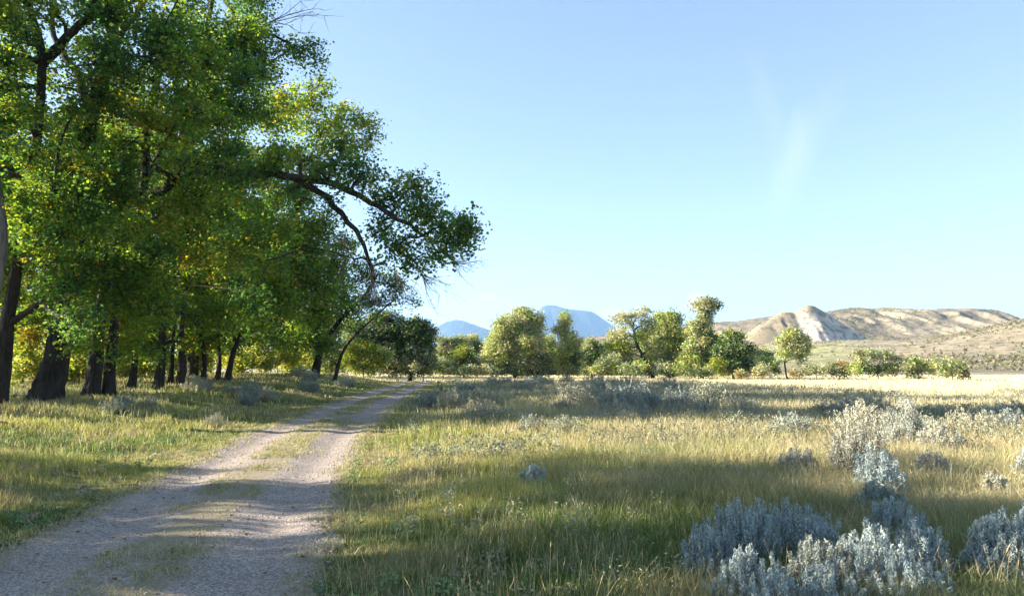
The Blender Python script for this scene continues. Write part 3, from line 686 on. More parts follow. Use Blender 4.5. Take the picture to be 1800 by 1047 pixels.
ft('dense dark green tree at the right end of the far row', 1288, 90, [(1285, 600, 22, 15, 1, 'd'), (1300, 612, 20, 18, 1, 'd'), (1275, 618, 20, 18, 1, 'd'), (1290, 635, 26, 18, 1, 'd'), (1270, 642, 18, 14, 1, 'l'), (1310, 638, 12, 16, 1, 'd'), (1290, 590, 14, 8, 1, 'l')], [(1288, 640), (1288, 610)], .25)
ft('small lone olive tree with a thin bare trunk at the field edge', 1381, 86, [(1392, 590, 17, 13, 1.2), (1405, 603, 17, 15, 1.2), (1383, 603, 15, 15, 1.1), (1395, 618, 20, 13, 1.1), (1412, 618, 12, 12, 1), (1380, 622, 13, 9, .9, 'l'), (1408, 632, 12, 9, .7, 'g'), (1392, 582, 10, 7, 1), (1374, 594, 8, 7, .8), (1420, 610, 8, 8, .8), (1416, 596, 7, 6, .7)], [(1381, 650), (1380, 632), (1386, 612), (1394, 592)], .13, leaf=.18, dens=1.1, cl=.38)
SG = 'bushes along the far field edge'
def sh(label, px, D, lobes, leaf=.18, cl=.4, dens=1.0, group=SG, mat='far_leaf', pals=FP, base=None): plant('bush', 'bush', label, px, 660, D, lobes, pals, leaf, cl, dens, None, group, mat, .10)
sh('bright yellow-green bush glowing beyond the leaning trunks', 640, 76, [(625, 625, 20, 18, 1, 'y'), (645, 615, 24, 16, 1, 'y'), (660, 632, 20, 16, 1, 'y'), (610, 635, 16, 14, 1, 'y'), (680, 625, 16, 16, .9, 'l'), (640, 645, 26, 10, 1, 'l')])
sh('rounded grey-green bush at the left foot of the far row', 780, 88, [(778, 640, 16, 12, 1, 'g'), (790, 648, 14, 9, 1, 'g'), (768, 648, 10, 8, 1, 'g')])
sh('pale round bush in front of the dark bend tree', 728, 80, [(728, 645, 9, 8, 1, 'p')], cl=.3)
sh('second pale round bush, right of the first by the bend', 745, 82, [(745, 648, 9, 7, 1, 'p')], cl=.3)
sh('brownish brush under the left of the big pale tree', 840, 92, [(825, 650, 16, 9, 1, 'g'), (845, 650, 16, 9, .9, 'r'), (862, 652, 14, 8, 1, 'g')])
sh('scrubby bush filling the gap right of the narrow tree', 1068, 90, [(1058, 642, 14, 12, .9, 'g'), (1078, 635, 14, 16, .8, 'g'), (1085, 648, 18, 10, 1, 'l'), (1050, 650, 14, 8, 1, 'a')])
sh('light green brush under the crooked cottonwood', 1115, 88, [(1105, 648, 20, 10, .9, 'g'), (1125, 645, 14, 12, .7, 'l'), (1165, 648, 20, 10, .8, 'g'), (1190, 650, 16, 9, 1, 'l')])
sh('brush at the foot of the tall topknot tree', 1250, 88, [(1245, 652, 18, 9, .9, 'l'), (1262, 645, 14, 12, .9, 'y'), (1228, 652, 14, 8, 1, 'g')])
sh('pale tan dome-shaped bush between two dark bushes', 1337, 80, [(1337, 650, 13, 11, 1.1, 'p'), (1330, 655, 10, 7, 1, 'r')], cl=.3)
sh('low reddish-tan brush left of the pale dome bush', 1302, 82, [(1300, 656, 12, 6, 1, 'r'), (1312, 658, 10, 5, 1, 'p')], cl=.3)
sh('dark green bush just right of the pale dome bush', 1350, 86, [(1340, 632, 12, 10, 1, 'd'), (1355, 638, 14, 14, 1, 'd'), (1362, 650, 12, 10, 1, 'd')])
sh('small straw-coloured bush at the right foot of the lone tree', 1402, 82, [(1398, 656, 14, 6, 1, 'r'), (1412, 655, 12, 7, 1, 'p')], cl=.3)
sh('low sage-green bush right of the lone tree', 1432, 84, [(1425, 650, 14, 9, 1, 'g'), (1445, 652, 14, 8, 1, 'p')])
sh('dark mixed bush at the left end of the long thicket', 1472, 84, [(1465, 650, 14, 10, 1, 'd'), (1480, 645, 14, 12, .9, 'r'), (1488, 652, 12, 9, 1, 'd')])
sh('tallest greyish bush of the thicket with bare twigs', 1540, 82, [(1520, 632, 20, 14, .8, 'g'), (1545, 625, 22, 13, .8, 'g'), (1568, 632, 16, 14, .8, 'g'), (1510, 648, 18, 12, 1, 'l'), (1540, 648, 22, 12, 1, 'd'), (1570, 650, 18, 10, 1, 'l'), (1505, 625, 8, 10, .5, 'r')])
sh('bright green bush in the middle of the thicket', 1610, 81, [(1595, 642, 14, 12, 1, 'a'), (1615, 638, 15, 11, 1, 'l'), (1632, 645, 12, 13, 1, 'l'), (1608, 655, 20, 8, 1, 'g')])
sh('rounded green bush at the right end of the thicket', 1670, 80, [(1655, 640, 18, 12, 1, 'a'), (1680, 646, 14, 12, 1, 'l'), (1668, 655, 22, 8, 1, 'a'), (1690, 654, 9, 7, 1, 'd')])
sh('small russet tuft past the right end of the thicket', 1698, 79, [(1698, 660, 7, 5, 1, 'r')], cl=.25)
BGT = ['hazy low tree behind the gap left of the biggest pale tree', 'dark low tree behind the left foot of the biggest pale tree', 'low tree showing between the big pale tree and the narrow one', 'low green tree behind the narrow upright tree', 'low tree behind the dark blue-green one', 'pale tree behind the crooked cottonwood on its left', 'green tree behind the crooked and the rounded trees', 'tree behind the rounded green tree and the topknot tree', 'olive tree closing the gap left of the dense dark tree', 'low tree peeping out right of the dense dark tree']
for lab, (px, top) in zip(BGT, [(795, 602), (862, 600), (965, 592), (1020, 600), (1062, 604), (1078, 580), (1140, 570), (1205, 575), (1262, 585), (1322, 612)]):
    lb = []
    for q in range(7): lb.append((px + RS.randn() * 12, 655 - (655 - top) * (.15 + .72 * RS.rand()), 15, 13, 1, RS.choice(['a', 'g', 'l', 'd', 'p'])))
    ft(lab, px, 116 + 6 * RS.rand(), lb + [(px, top + 12, 12, 10, 1, 'a')], [(px, 630), (px + 2, 610)], .15)
# undergrowth behind the grove, lit by the sun
UG = 'sunlit bushes behind the cottonwood trunks'
UP = {'y': [('lime', 5), ('yellow', 3), ('olive', 2)], 'l': [('lime', 5), ('olive', 4), ('pale', 1)], 'o': [('yellow', 6), ('rust', 2)]}
UGL = ['yellow bush glowing right of the leftmost dark trunk', 'lime bush behind the wide-based trunk', 'pale green bush seen between the wide trunk and the next', 'bright bush behind the twin beech-like thin trunks', 'yellow-green bush behind the thin brown trunk', 'lime bush left of the straight middle trunk', 'pale bush seen past the twin brown trunks', 'yellow bush behind the slim pair of trunks', 'golden bush right of the tilted pale-streaked trunk', 'olive bush in the gap between grove and forked tree', 'green bush left of the forked leaning tree', 'tall lime bush beyond the leftmost trunk']
UGL[3] = 'bright bush behind the arching cottonwood trunk'
UGX = [(45, 40, 62), (105, 46, 54), (142, 42, 46), (187, 48, 56), (258, 47, 52), (275, 54, 46), (338, 58, 50), (375, 62, 50), (445, 60, 54), (490, 66, 48), (530, 70, 42), (20, 52, 72)]
for lab, (px, D, h) in zip(UGL, UGX):
    v = RS.choice(['y', 'l'], 4)
    yb = float(HORIZ - (G((px - 900) / F * D, D) - HC) / D * F)
    plant('bush', 'bush', lab, px, 0, D, [(px - 22, yb - h * .4, 24, h * .34, .9, v[0]), (px + 20, yb - h * .5, 24, h * .34, .9, v[1]), (px, yb - h * 1.0, 22, h * .42, .8, v[2]), (px + 8, yb - h * 1.45, 18, h * .4, .7, 'o' if px == 45 else v[3])], UP, .15, .42, 1.6, None, UG, 'leaf', .08)
# a wood beyond the grove that closes the view to the left
BW = 'trees of the wood beyond the grove'
BWL = ['hazy green tree beyond the far left edge of the grove', 'green tree far behind the wide-based trunk', 'olive tree far behind the arching cottonwood', 'light tree far behind the straight middle trunk', 'green tree far behind the slim trunks', 'dark tree behind the gap before the forked tree', 'olive tree above the bright yellow-green bush']
for lab, (px, D, top, w) in zip(BWL, [(-40, 78, 480, 70), (70, 82, 470, 70), (170, 88, 480, 60), (270, 92, 470, 60), (370, 96, 490, 60), (470, 98, 500, 56), (575, 104, 560, 50)]):
    lb = []
    for q in range(12):
        lb.append((px + RS.randn() * w * .5, 650 - (650 - top) * (.15 + .8 * RS.rand()), 30, 26, 1, RS.choice(['a', 'l', 'd', 'y'])))
    plant('tree', 'tree', lab, px, 0, D, lb, FP, .26, .6, .9, [(px, 620), (px + 4, 560)], BW, 'far_leaf', .3)

# ------------------------------------------------------------------ sagebrush
RS.seed(31)
def sage_mesh(seed, n_stem, h, w, leaf, tint, spiky=1.0, per=46):
    st = np.random.RandomState(seed)
    global RS
    keep = RS; RS = st
    tb = Tubes(); CL = []; SZ = []; CO = []; DR = []
    for i in range(n_stem):
        a = st.rand() * 2 * PI; q = math.sqrt(st.rand())
        rx, ry = math.cos(a) * q * w, math.sin(a) * q * w
        hh = h * (1 - .45 * q * q) * (.42 + .72 * st.rand())
        b0 = np.array([rx * .25, ry * .25, -.03]); tip = np.array([rx * (1.0 + .12 * st.randn()), ry * (1 + .12 * st.randn()), hh])
        m = (b0 + tip) / 2 + np.array([rx, ry, 0]) * .25 + st.randn(3) * .02
        p = smooth_path([b0, m, tip], 9); tb.add(p, np.linspace(.005, .0012, 9) * (h / .5), 3)
        k = per; t = 0.16 + .84 * st.rand(k) ** .8; ii = np.clip((t * 8).astype(int), 0, 7); f = (t * 8 - ii)[:, None]
        c = p[ii] * (1 - f) + p[ii + 1] * f
        rad = (0.028 + .035 * (1 - t)) * (h / .5) / spiky
        c = c + rvec(k) * rad[:, None] * .9
        CL.append(c); DR.append((p[-1] - p[4]) / np.linalg.norm(p[-1] - p[4]) * np.ones((k, 1)))
        base = np.array(tint) * (.8 + .4 * st.rand()); CO.append(base * (.8 + .4 * st.rand(k, 1)))
        SZ.append(leaf * (.7 + .6 * st.rand(k)))
    C = np.concatenate(CL); S = np.concatenate(SZ)[:, None]; D = np.concatenate(DR); CO = np.concatenate(CO)
    n = len(C)
    d = D * .75 + rvec(n) * .75; d /= np.linalg.norm(d, axis=1)[:, None]
    b = np.cross(d, rvec(n)); b /= np.linalg.norm(b, axis=1)[:, None]
    V = np.stack([C - d * S * .5, C + b * S * .11 + d * S * .1, C + d * S * .5, C - b * S * .11 + d * S * .1], 1).reshape(-1, 3)
    RS = keep
    return V, np.arange(n * 4).reshape(n, 4), np.repeat(np.clip(CO, 0, .9), 4, 0), tb
def sage_root(label, seed, n_stem, h, w, leaf, tint, group, x, y, rz=0, sc=1, per=46, name='sagebrush', cat='shrub', spiky=1.0):
    V, Fc, cc, tb = sage_mesh(seed, n_stem, h, w, leaf, tint, spiky, per)
    r = empty(name, (x, y, float(G(x, y))), label, cat, group); r.rotation_euler = (0, 0, rz); r.scale = (sc,) * 3
    mesh_obj('foliage', V, [Fc], M['sage'], r, col=cc)
    mesh_obj('stems', np.concatenate(tb.V), [np.concatenate(tb.F)], M['stem'], r, smooth=True)
    return r
SILV = (0.36, 0.42, 0.41); PALE = (0.42, 0.41, 0.33); GREY = (0.31, 0.33, 0.25)
NG = 'large sagebrush near the photographer'
def near_xy(px, D): return ((px - 900) / F * D, D)
NS = [('silver-blue sagebrush with the tallest spike at the left of the front clump', 1300, 5.7, .56, .27, 1),
      ('silver-blue sagebrush at the left end of the front clump', 1240, 5.5, .46, .20, 2),
      ('broad silver sagebrush in the middle of the front clump', 1390, 5.8, .52, .30, 3),
      ('grey sagebrush with dry beige lower leaves at the bottom of the front clump', 1425, 5.0, .42, .24, 4),
      ('blue-grey sagebrush right of the dry beige one', 1510, 5.0, .46, .26, 5),
      ('upright silver-blue sagebrush at the right end of the front clump', 1595, 5.1, .50, .20, 6),
      ('thin sagebrush behind the front clump, half sunk in grass', 1560, 6.3, .42, .24, 7),
      ('low silver sagebrush hugging the bottom edge left of the front clump', 1310, 4.95, .38, .24, 8),
      ('short silver sagebrush at the bottom edge below the beige one', 1440, 4.65, .34, .24, 11),
      ('short sagebrush at the bottom edge below the right end of the front clump', 1570, 4.7, .36, .26, 12),
      ('short sagebrush at the bottom edge under the left half of the front clump', 1350, 4.6, .32, .24, 13),
      ('sagebrush in the bottom right corner', 1775, 5.1, .56, .24, 9),
      ('narrow sagebrush just left of the bottom right corner', 1715, 5.1, .46, .16, 10)]
for lab, px, D, h, w, sd in NS:
    x, y = near_xy(px, D)
    tint = (0.36, 0.38, 0.33) if sd == 4 else SILV
    sage_root(lab, sd, int(60 + 330 * w), h, w, .027, tint, NG, x, y, per=170, spiky=1.6)
NP = [('tall pale cream sagebrush catching the sun, spikes in two rows', 1500, 9.3, .88, .34, 21, PALE),
      ('leaning grey-blue sagebrush beneath the tall cream one', 1530, 8.0, .62, .26, 22, SILV),
      ('small cream sagebrush left of the tall sunlit one', 1395, 9.6, .48, .24, 23, PALE),
      ('low cream sagebrush right of the tall sunlit one', 1625, 9.4, .42, .22, 24, PALE),
      ('pale grey sagebrush standing high behind the tall cream one', 1580, 12.5, .95, .36, 25, (0.40, 0.42, 0.36)),
      ('cream-tipped sagebrush at the right shoulder of the pale grey one', 1640, 11.8, .62, .34, 26, PALE),
      ('small blue sagebrush alone in the shaded short grass', 938, 9.6, .30, .17, 27, SILV),
      ('small pale plant sprouting between the corner sagebrush and the orange grass', 1735, 8.2, .34, .14, 28, PALE),
      ('pale sagebrush cut by the right edge of the photo', 1797, 9.5, .5, .2, 29, (0.40, 0.42, 0.38)),
      ('thin blue-green sagebrush rising behind the front clump', 1530, 7.2, .42, .22, 30, (0.22, 0.30, 0.28))]
for lab, px, D, h, w, sd, tint in NP:
    x, y = near_xy(px, D)
    sage_root(lab, sd, int(50 + 200 * w), h, w, .040, tint, NG, x, y, per=int(70 + 90 * h), spiky=1.25)
MG = 'sagebrush scattered over the middle of the field'
proto = [sage_root('rounded grey-blue sagebrush in the shaded middle of the field', 40 + i, 80, .62, .52, .075, t, MG, 10 + i, 30, per=34)
         for i, t in enumerate([GREY, (0.27, 0.30, 0.26), (0.40, 0.39, 0.29)])]
spots = []
def addspots(n, px0, px1, D0, D1, s0, s1, lab):
    for _ in range(n):
        D = D0 + (D1 - D0) * RS.rand(); px = px0 + (px1 - px0) * RS.rand(); x, y = near_xy(px, D)
        if abs(x - road_c(y)) < 2.3: continue
        spots.append((x, y, s0 + (s1 - s0) * RS.rand(), lab))
addspots(20, 1010, 1250, 22, 36, 1.1, 1.7, 'big grey-blue sagebrush in the dark drift in the centre of the field')
addspots(10, 750, 880, 20, 34, .9, 1.3, 'green-grey sagebrush beside the far stretch of road, on its right')
addspots(16, 900, 1500, 14, 24, .6, 1.0, 'low sagebrush sunk in the shaded grass of the middle field')
addspots(18, 1450, 1800, 15, 23, .8, 1.2, 'blue-grey sagebrush of the shaded band at the right')
addspots(24, 800, 1180, 38, 66, 1.0, 1.5, 'distant sagebrush at the far end of the shaded field')
addspots(9, 330, 480, 28, 38, .8, 1.2, 'grey-green sagebrush on the bank below the slim trunks')
addspots(5, 120, 420, 20, 26, .45, .7, 'small sagebrush on the grassy bank below the big trunks')
addspots(8, 500, 640, 40, 58, .9, 1.4, 'sagebrush on the left verge near the forked tree')
for i, (x, y, s, lab) in enumerate(spots):
    p = proto[i % 3]
    if i < 3:
        p.location = (x, y, float(G(x, y))); p.rotation_euler = (0, 0, RS.rand() * 6); p.scale = (s,) * 3; p['label'] = lab
    else: p = copy_tree(p, (x, y, float(G(x, y))), RS.rand() * 6, s, lab)
    p['group'] = lab.replace('sagebrush', 'sagebrush plants')

# ------------------------------------------------------------------ grass
RS.seed(9)
def blades(name, pos, h, w, lean, col, label, bend=.3, head=None):
    n = len(pos); a = RS.rand(n) * 2 * PI
    b = np.stack([np.cos(a), np.sin(a), 0 * a], 1) * (w / 2)[:, None]
    ln = np.concatenate([lean, np.zeros((n, 1))], 1)
    up = np.array([0, 0, 1.0])
    m = pos + up * (h * .55)[:, None] + ln * .3; t = pos + up * h[:, None] * (1 - .18 * (np.hypot(lean[:, 0], lean[:, 1]) / h).clip(0, 1))[:, None] + ln
    V = np.stack([pos - b, pos + b, m - b * .8, m + b * .8, t], 1).reshape(-1, 3)
    i = np.arange(n)[:, None] * 5
    q = i + np.array([[0, 1, 3, 2]]); tr = i + np.array([[2, 3, 4]])
    c = np.repeat(col, 5, 0)
    faces = [q, tr]
    if head is not None:
        hs = t[head]; hl = (.03 + .035 * RS.rand(len(hs)))[:, None]; hb = b[head] * 1.7
        dn = t[head] - m[head]; dn /= np.linalg.norm(dn, axis=1)[:, None]
        HV = np.stack([hs - dn * hl, hs + hb * 1.0 - dn * hl * .3, hs + dn * hl * .5, hs - hb - dn * hl * .3], 1).reshape(-1, 3)
        faces.append(len(V) + np.arange(len(hs) * 4).reshape(-1, 4)); V = np.concatenate([V, HV])
        c = np.concatenate([c, np.repeat(np.array([[0.46, 0.36, 0.20]]) * (.8 + .4 * RS.rand(len(hs), 1)), 4, 0)])
    o = mesh_obj(name, V, faces, M['grass'], col=c)
    return tag(o, label, 'grass', kind='stuff')
def scatter(n, D0, D1, power=1.0, margin=1.12, side=1.0):
    """positions whose density falls off with distance as the view widens"""
    u = RS.rand(n); D = np.exp(np.log(D0) + (np.log(D1) - np.log(D0)) * u ** power)
    X = (RS.rand(n) * 2 - 1) * (0.70 * D * margin + side)
    return X, D
def grass_layer(name, ntuft, per, D0, D1, hfun, wk, label, keepfn, heads=0.0, spread=.05, leanf=.35, colfn=None, power=1.0):
    X, Y = scatter(ntuft, D0, D1, power); k = keepfn(X, Y) > RS.rand(len(X)); X, Y = X[k], Y[k]
    idx = np.repeat(np.arange(len(X)), per); n = len(idx)
    sp = spread * (1 + Y[idx] * .03)
    x = X[idx] + RS.randn(n) * sp; y = Y[idx] + RS.randn(n) * sp
    h = hfun(X, Y)[idx] * (.45 + .75 * RS.rand(n)); h = np.clip(h, .02, 1.2)
    w = (0.0026 + wk * y) * (.7 + .6 * RS.rand(n))
    tl = RS.randn(len(X), 2)[idx] * .15 + RS.randn(n, 2) * leanf; lean = tl * h[:, None]; 
    col = (colfn or zone_col)(X, Y)[idx] * ((.7 + .6 * RS.rand(len(X)))[idx] * (.75 + .5 * RS.rand(n)))[:, None]
    dry = RS.rand(n) < .16; col[dry] = C_STRAW * (.8 + .4 * RS.rand(dry.sum(), 1))
    pos = np.stack([x, y, G(x, y) - .01], 1)
    hd = np.where(RS.rand(n) < heads)[0] if heads else None
    return blades(name, pos, h, w, lean, np.clip(col, .01, .85), label, head=hd)
def onroad(x, y):
    u = (x - road_c(y)) / road_hw(y)
    e = np.abs(u) + (fbm(x * 2.2, y * 2.2, 3) - .5) * .28
    return e, u
def keep_verge(x, y):
    e, u = onroad(x, y); k = sstep(.93, 1.02, e) * (.30 + .70 * sstep(.36, .58, fbm(x * 1.9 + 60, y * 1.9, 3)))
    med = (np.abs(u) < .30) * sstep(.46, .62, fbm(x * 1.5, y * .5, 3) + 0.16 * sstep(14, 30, y)) * .5
    med = np.maximum(med, (np.abs(u + .05) < .28) * sstep(.50, .56, fbm(x * 1.3 + 9, y * .9, 3)) * .45)
    med = np.maximum(med, (np.abs(u) < .9) * (fbm(x * 1.1 + 9, y * 1.1, 3) > .66) * .10)
    return np.maximum(k, med)
def h_short(x, y):
    d = x - road_c(y); e = np.abs(d) - road_hw(y)
    n = fbm(x * .6 + 2, y * .6, 3)
    h = .05 + .16 * sstep(0, 2.0, e) * (.5 + n) + .12 * sstep(3, 7, d)
    return np.where(e < .1, .05, h)
def keep_tall(x, y):
    d = x - road_c(y); n = fbm(x * .5 + 12, y * .5, 3)
    d0 = np.interp(y, [5, 8, 12], [4.4, 3.7, 1.8]); r = sstep(d0, d0 + 4.0, d + (n - .5) * 4) * .95 + .01 * (d > 1.9)
    l = (d < -3.4) * .12 * sstep(.45, .6, n)
    k = np.where(d > 0, r, l)
    k = k * (1 - sstep(15, 18, x) * sstep(25, 30, y) * .95) * (1 - .93 * sstep(74, 84, y))
    return k
def h_tall(x, y): return .20 + .26 * fbm(x * .8, y * .8, 3) * (.6 + .5 * sstep(3, 8, x - road_c(y)))
def tall_col(x, y):
    n = fbm(x * .9 + 31, y * .9, 3); c = zone_col(x, y)
    c = lerp(c, C_STRAW, sstep(.40, .6, n) * .8); o = fbm(x * .4 + 71, y * .4, 2)
    c = lerp(c, np.array([.40, .26, .10]), sstep(.58, .7, o) * .7 * sstep(2, 5, x))
    return lerp(c, np.array([.38, .38, .33]), sstep(14, 24, y) * .7)  # grass greyed further out, tone of the tree shade put into its colour
grass_layer('grass', 44000, 9, 3.6, 13, h_short, .00045, 'short green and yellow grass on both verges of the road', keep_verge, colfn=None)
grass_layer('grass', 30000, 7, 13, 80, h_short, .0008, 'short grass of the bank and far verges', keep_verge, spread=.08)
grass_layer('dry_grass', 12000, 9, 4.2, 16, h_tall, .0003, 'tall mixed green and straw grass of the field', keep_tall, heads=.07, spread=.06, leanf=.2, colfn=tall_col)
grass_layer('dry_grass', 26000, 7, 16, 80, h_tall, .0006, 'tall dry grass of the shaded field, greyed with shade tone', keep_tall, heads=.1, spread=.14, leanf=.2, colfn=tall_col)
def keep_far(x, y): return np.maximum(sstep(15, 18, x) * sstep(25, 30, y), sstep(74, 84, y)) * (1 - (np.abs(x - road_c(y)) < 2))
grass_layer('stubble', 26000, 6, 26, 125, lambda x, y: .16 + 0 * x + .14 * fbm(x, y, 2), .0009, 'pale hay stubble beyond the shadow, with sunlit tone in its colour', keep_far, spread=.2, colfn=lambda x, y: lerp(C_DRY * 1.05, C_TAN, sstep(.55, .75, fbm(x * .3, y * .3, 3))))
# stray seed stalks standing over the short grass
def keep_stalk(x, y): return np.where((x - road_c(y) > 1.7) & (x - road_c(y) < 16), .8, .1) * (np.abs(x - road_c(y)) > 1.6)
grass_layer('seed_stalks', 4200, 2, 4.4, 30, lambda x, y: .42 + 0 * x, .0001, 'thin straw seed stalks standing above the short grass', keep_stalk, heads=.8, leanf=.16, colfn=lambda x, y: C_STRAW * np.ones((len(x), 1)))

def keep_weed(x, y):
    u = (x - road_c(y)) / road_hw(y)
    k = (np.abs(u + .04) < .30 + .1 * (fbm(x * 3, y * 3, 2) - .5)) * sstep(.44, .54, fbm(x * 1.6 + 9, y * .8, 3) + .09 * sstep(10, 20, y))
    e = sstep(.72, 1.0, np.abs(u) + (fbm(x * 2, y * 1.2, 3) - .5) * .35) * (np.abs(u) < 1.12)
    for px, py, r in ((335, 960, .30), (470, 820, .34), (520, 790, .4), (600, 745, .8), (300, 1000, .22)):
        D = 2145.0 / (py - 642); X0 = (px - 900) / F * D; k = np.maximum(k, np.exp(-((x - X0) ** 2 * 1.0 + (y - D) ** 2 * .5) / r ** 2) * 1.2)
    return np.maximum(k * .9, e * .5)
def weed_xy(n, D0, D1):
    Y = np.exp(np.log(D0) + (np.log(D1) - np.log(D0)) * RS.rand(n)); return road_c(Y) + (RS.rand(n) * 2 - 1) * road_hw(Y) * 1.15, Y
_sc = scatter
scatter = lambda n, a, b, p=1: weed_xy(n, a, b)
grass_layer('road_weeds', 26000, 6, 4.0, 90, lambda x, y: .055 + .07 * fbm(x * 4, y * 4, 2), .0007, 'sparse weeds and grass tufts between the wheel tracks', keep_weed, spread=.035, leanf=.6, colfn=lambda x, y: lerp(np.array([.20, .23, .09]), C_STRAW, fbm(x * 2, y * 2, 2)))
scatter = _sc
# loose stones on the road
def stones():
    n = 9000; X, Y = scatter(n, 4.2, 22); X = road_c(Y) + (RS.rand(n) * 2 - 1) * road_hw(Y) * 1.05
    edge = np.abs((X - road_c(Y)) / road_hw(Y)); k = RS.rand(n) < .35 + .65 * edge ** 3; X, Y = X[k], Y[k]; n = len(X)
    s = .006 + .014 * RS.rand(n) ** 3 + .0004 * Y
    base = np.array([[1, 0, 0], [-.5, .87, 0], [-.5, -.87, 0], [.5, .5, .8], [-.6, .1, .75], [.2, -.6, .7]])
    fc = np.array([[0, 1, 3], [1, 4, 3], [1, 2, 4], [2, 5, 4], [2, 0, 5], [0, 3, 5], [3, 4, 5]])
    a = RS.rand(n) * 6.28; ca, sa = np.cos(a), np.sin(a)
    B = base[None] * (1 + .35 * RS.randn(n, 6, 3)) * s[:, None, None]; B[:, :, 2] *= .8
    V = np.stack([B[:, :, 0] * ca[:, None] - B[:, :, 1] * sa[:, None] + X[:, None], B[:, :, 0] * sa[:, None] + B[:, :, 1] * ca[:, None] + Y[:, None], B[:, :, 2] + (G(X, Y) + .021)[:, None]], -1).reshape(-1, 3)
    f = (fc[None] + (np.arange(n) * 6)[:, None, None]).reshape(-1, 3)
    c = np.array([0.30, 0.25, 0.22]) * (.75 + .7 * RS.rand(n, 1))
    tag(mesh_obj('gravel', V, [f], M['stone'], col=np.repeat(np.clip(c, 0, .8), 6, 0)), 'loose gravel stones lying on the road', 'gravel', kind='stuff')
stones()
def litter():
    n = 9000; Y = 5 + 45 * RS.rand(n) ** 1.3; X = -7 - 18 * RS.rand(n) - .1 * Y
    m = 350; Yr = 4 + 22 * RS.rand(m) ** 1.5; Xr = road_c(Yr) + (RS.rand(m) * 2 - 1) * 1.7
    X = np.concatenate([X, Xr]); Y = np.concatenate([Y, Yr])
    C = np.stack([X, Y, G(X, Y) + .03 + .03 * RS.rand(len(X))], 1)
    V, Fc, cc = leaves_geo(C, .055, .045, pal(['yellow', 'rust', 'olive'], [3, 5, 1], len(X)) * .8, flat=2.5)
    tag(mesh_obj('fallen_leaves', V, [Fc], M['leaf'], col=cc), 'dry yellow and brown leaves fallen under the cottonwoods', 'leaves', kind='stuff')
litter()
def weeds(n, D0, D1, col, r, leaf, hgt, label, seed, kf):
    X, Y = scatter(n, D0, D1); k = kf(X, Y) > RS.rand(n); X, Y = X[k], Y[k]; per = 46
    i = np.repeat(np.arange(len(X)), per); m = len(i); t = RS.rand(m); sc = (.6 + .8 * RS.rand(len(X)))[i]
    a = RS.rand(m) * 6.283; rr = r * sc * (.25 + .75 * RS.rand(m)) * (.4 + .8 * t)
    C = np.stack([X[i] + np.cos(a) * rr, Y[i] + np.sin(a) * rr, G(X, Y)[i] + .02 + hgt * sc * t], 1)
    c = np.array(col) * (.75 + .5 * RS.rand(len(X), 1))[i] * (.8 + .4 * RS.rand(m, 1))
    V, Fc, cc = leaves_geo(C, leaf * (.7 + .6 * RS.rand(m)) * (1 + Y[i] * .03), leaf * .34 * (1 + Y[i] * .03), np.clip(c, 0, .8), flat=0)
    tag(mesh_obj('weeds', V, [Fc], M['sage'], col=cc), label, 'weeds', kind='stuff')
dd = lambda x, y: x - road_c(y)
weeds(900, 5, 15, (.26, .28, .20), .09, .03, .22, 'dull grey-green sprigs and dry stems among the near meadow grass', 3, lambda x, y: (dd(x, y) > 2.0) * sstep(.42, .58, fbm(x * 1.1 + 24, y * 1.1, 2)))
weeds(700, 5, 16, (.36, .31, .20), .12, .04, .10, 'matted straw-coloured clumps in the near meadow grass', 4, lambda x, y: (np.abs(dd(x, y)) > 1.7) * sstep(.45, .6, fbm(x * .9 + 44, y * .9, 2)))
weeds(1100, 4.2, 16, (.17, .26, .11), .10, .035, .12, 'low leafy weeds mixed into the verge grass', 1, lambda x, y: (np.abs(dd(x, y)) > 1.4) * sstep(.45, .6, fbm(x + 4, y, 2)))
weeds(3200, 12, 70, (.21, .23, .17), .17, .05, .34, 'grey-green weeds and small sage sprigs mixed into the field grass', 2, lambda x, y: (dd(x, y) > 2.2) * (x < 18) * sstep(.40, .6, fbm(x * .4 + 4, y * .4, 2)))
# fallen branch at the left edge
def fallen():
    x, y = (8 - 900) / F * 19.5, 16.5; x = (8 - 900) / F * y; z = float(G(x, y))
    t = Tubes(); t.add(smooth_path([[-.9, .1, .06], [-.4, 0, .14], [.05, -.02, .12], [.3, .05, .05]], 9, .01), np.linspace(.09, .04, 9), 8, .25)
    t.add([[-.2, 0, .13], [0, -.1, .26], [.1, -.12, .34]], [.035, .02, .01], 5)
    o = t.build('fallen_branch', M['bark']); o.location = (x, y, z)
    tag(o, 'dark broken branch lying in the grass at the left edge', 'branch')
fallen()

# ------------------------------------------------------------------ air
def haze():
    me = bpy.data.meshes.new('haze'); x0, x1, y0, y1, z0, z1 = -9700, 9700, -9700, 9700, -3, 640
    V = [(x, y, z) for z in (z0, z1) for y in (y0, y1) for x in (x0, x1)]
    me.from_pydata(V, [], [(0, 2, 3, 1), (4, 5, 7, 6), (0, 1, 5, 4), (2, 6, 7, 3), (0, 4, 6, 2), (1, 3, 7, 5)])
    m, nt, out = new_mat('haze_air')
    v = N(nt, 'ShaderNodeVolumePrincipled', Density=1.15e-4, Anisotropy=0.2); v.inputs['Color'].default_value = (0.34, 0.60, 1.0, 1)
    nt.links.new(v.outputs[0], out.inputs['Volume'])
    me.materials.append(m); o = bpy.data.objects.new('haze', me); COL.objects.link(o)
    tag(o, 'thin blue air haze', kind='stuff')
HAZE = True
if HAZE: haze()

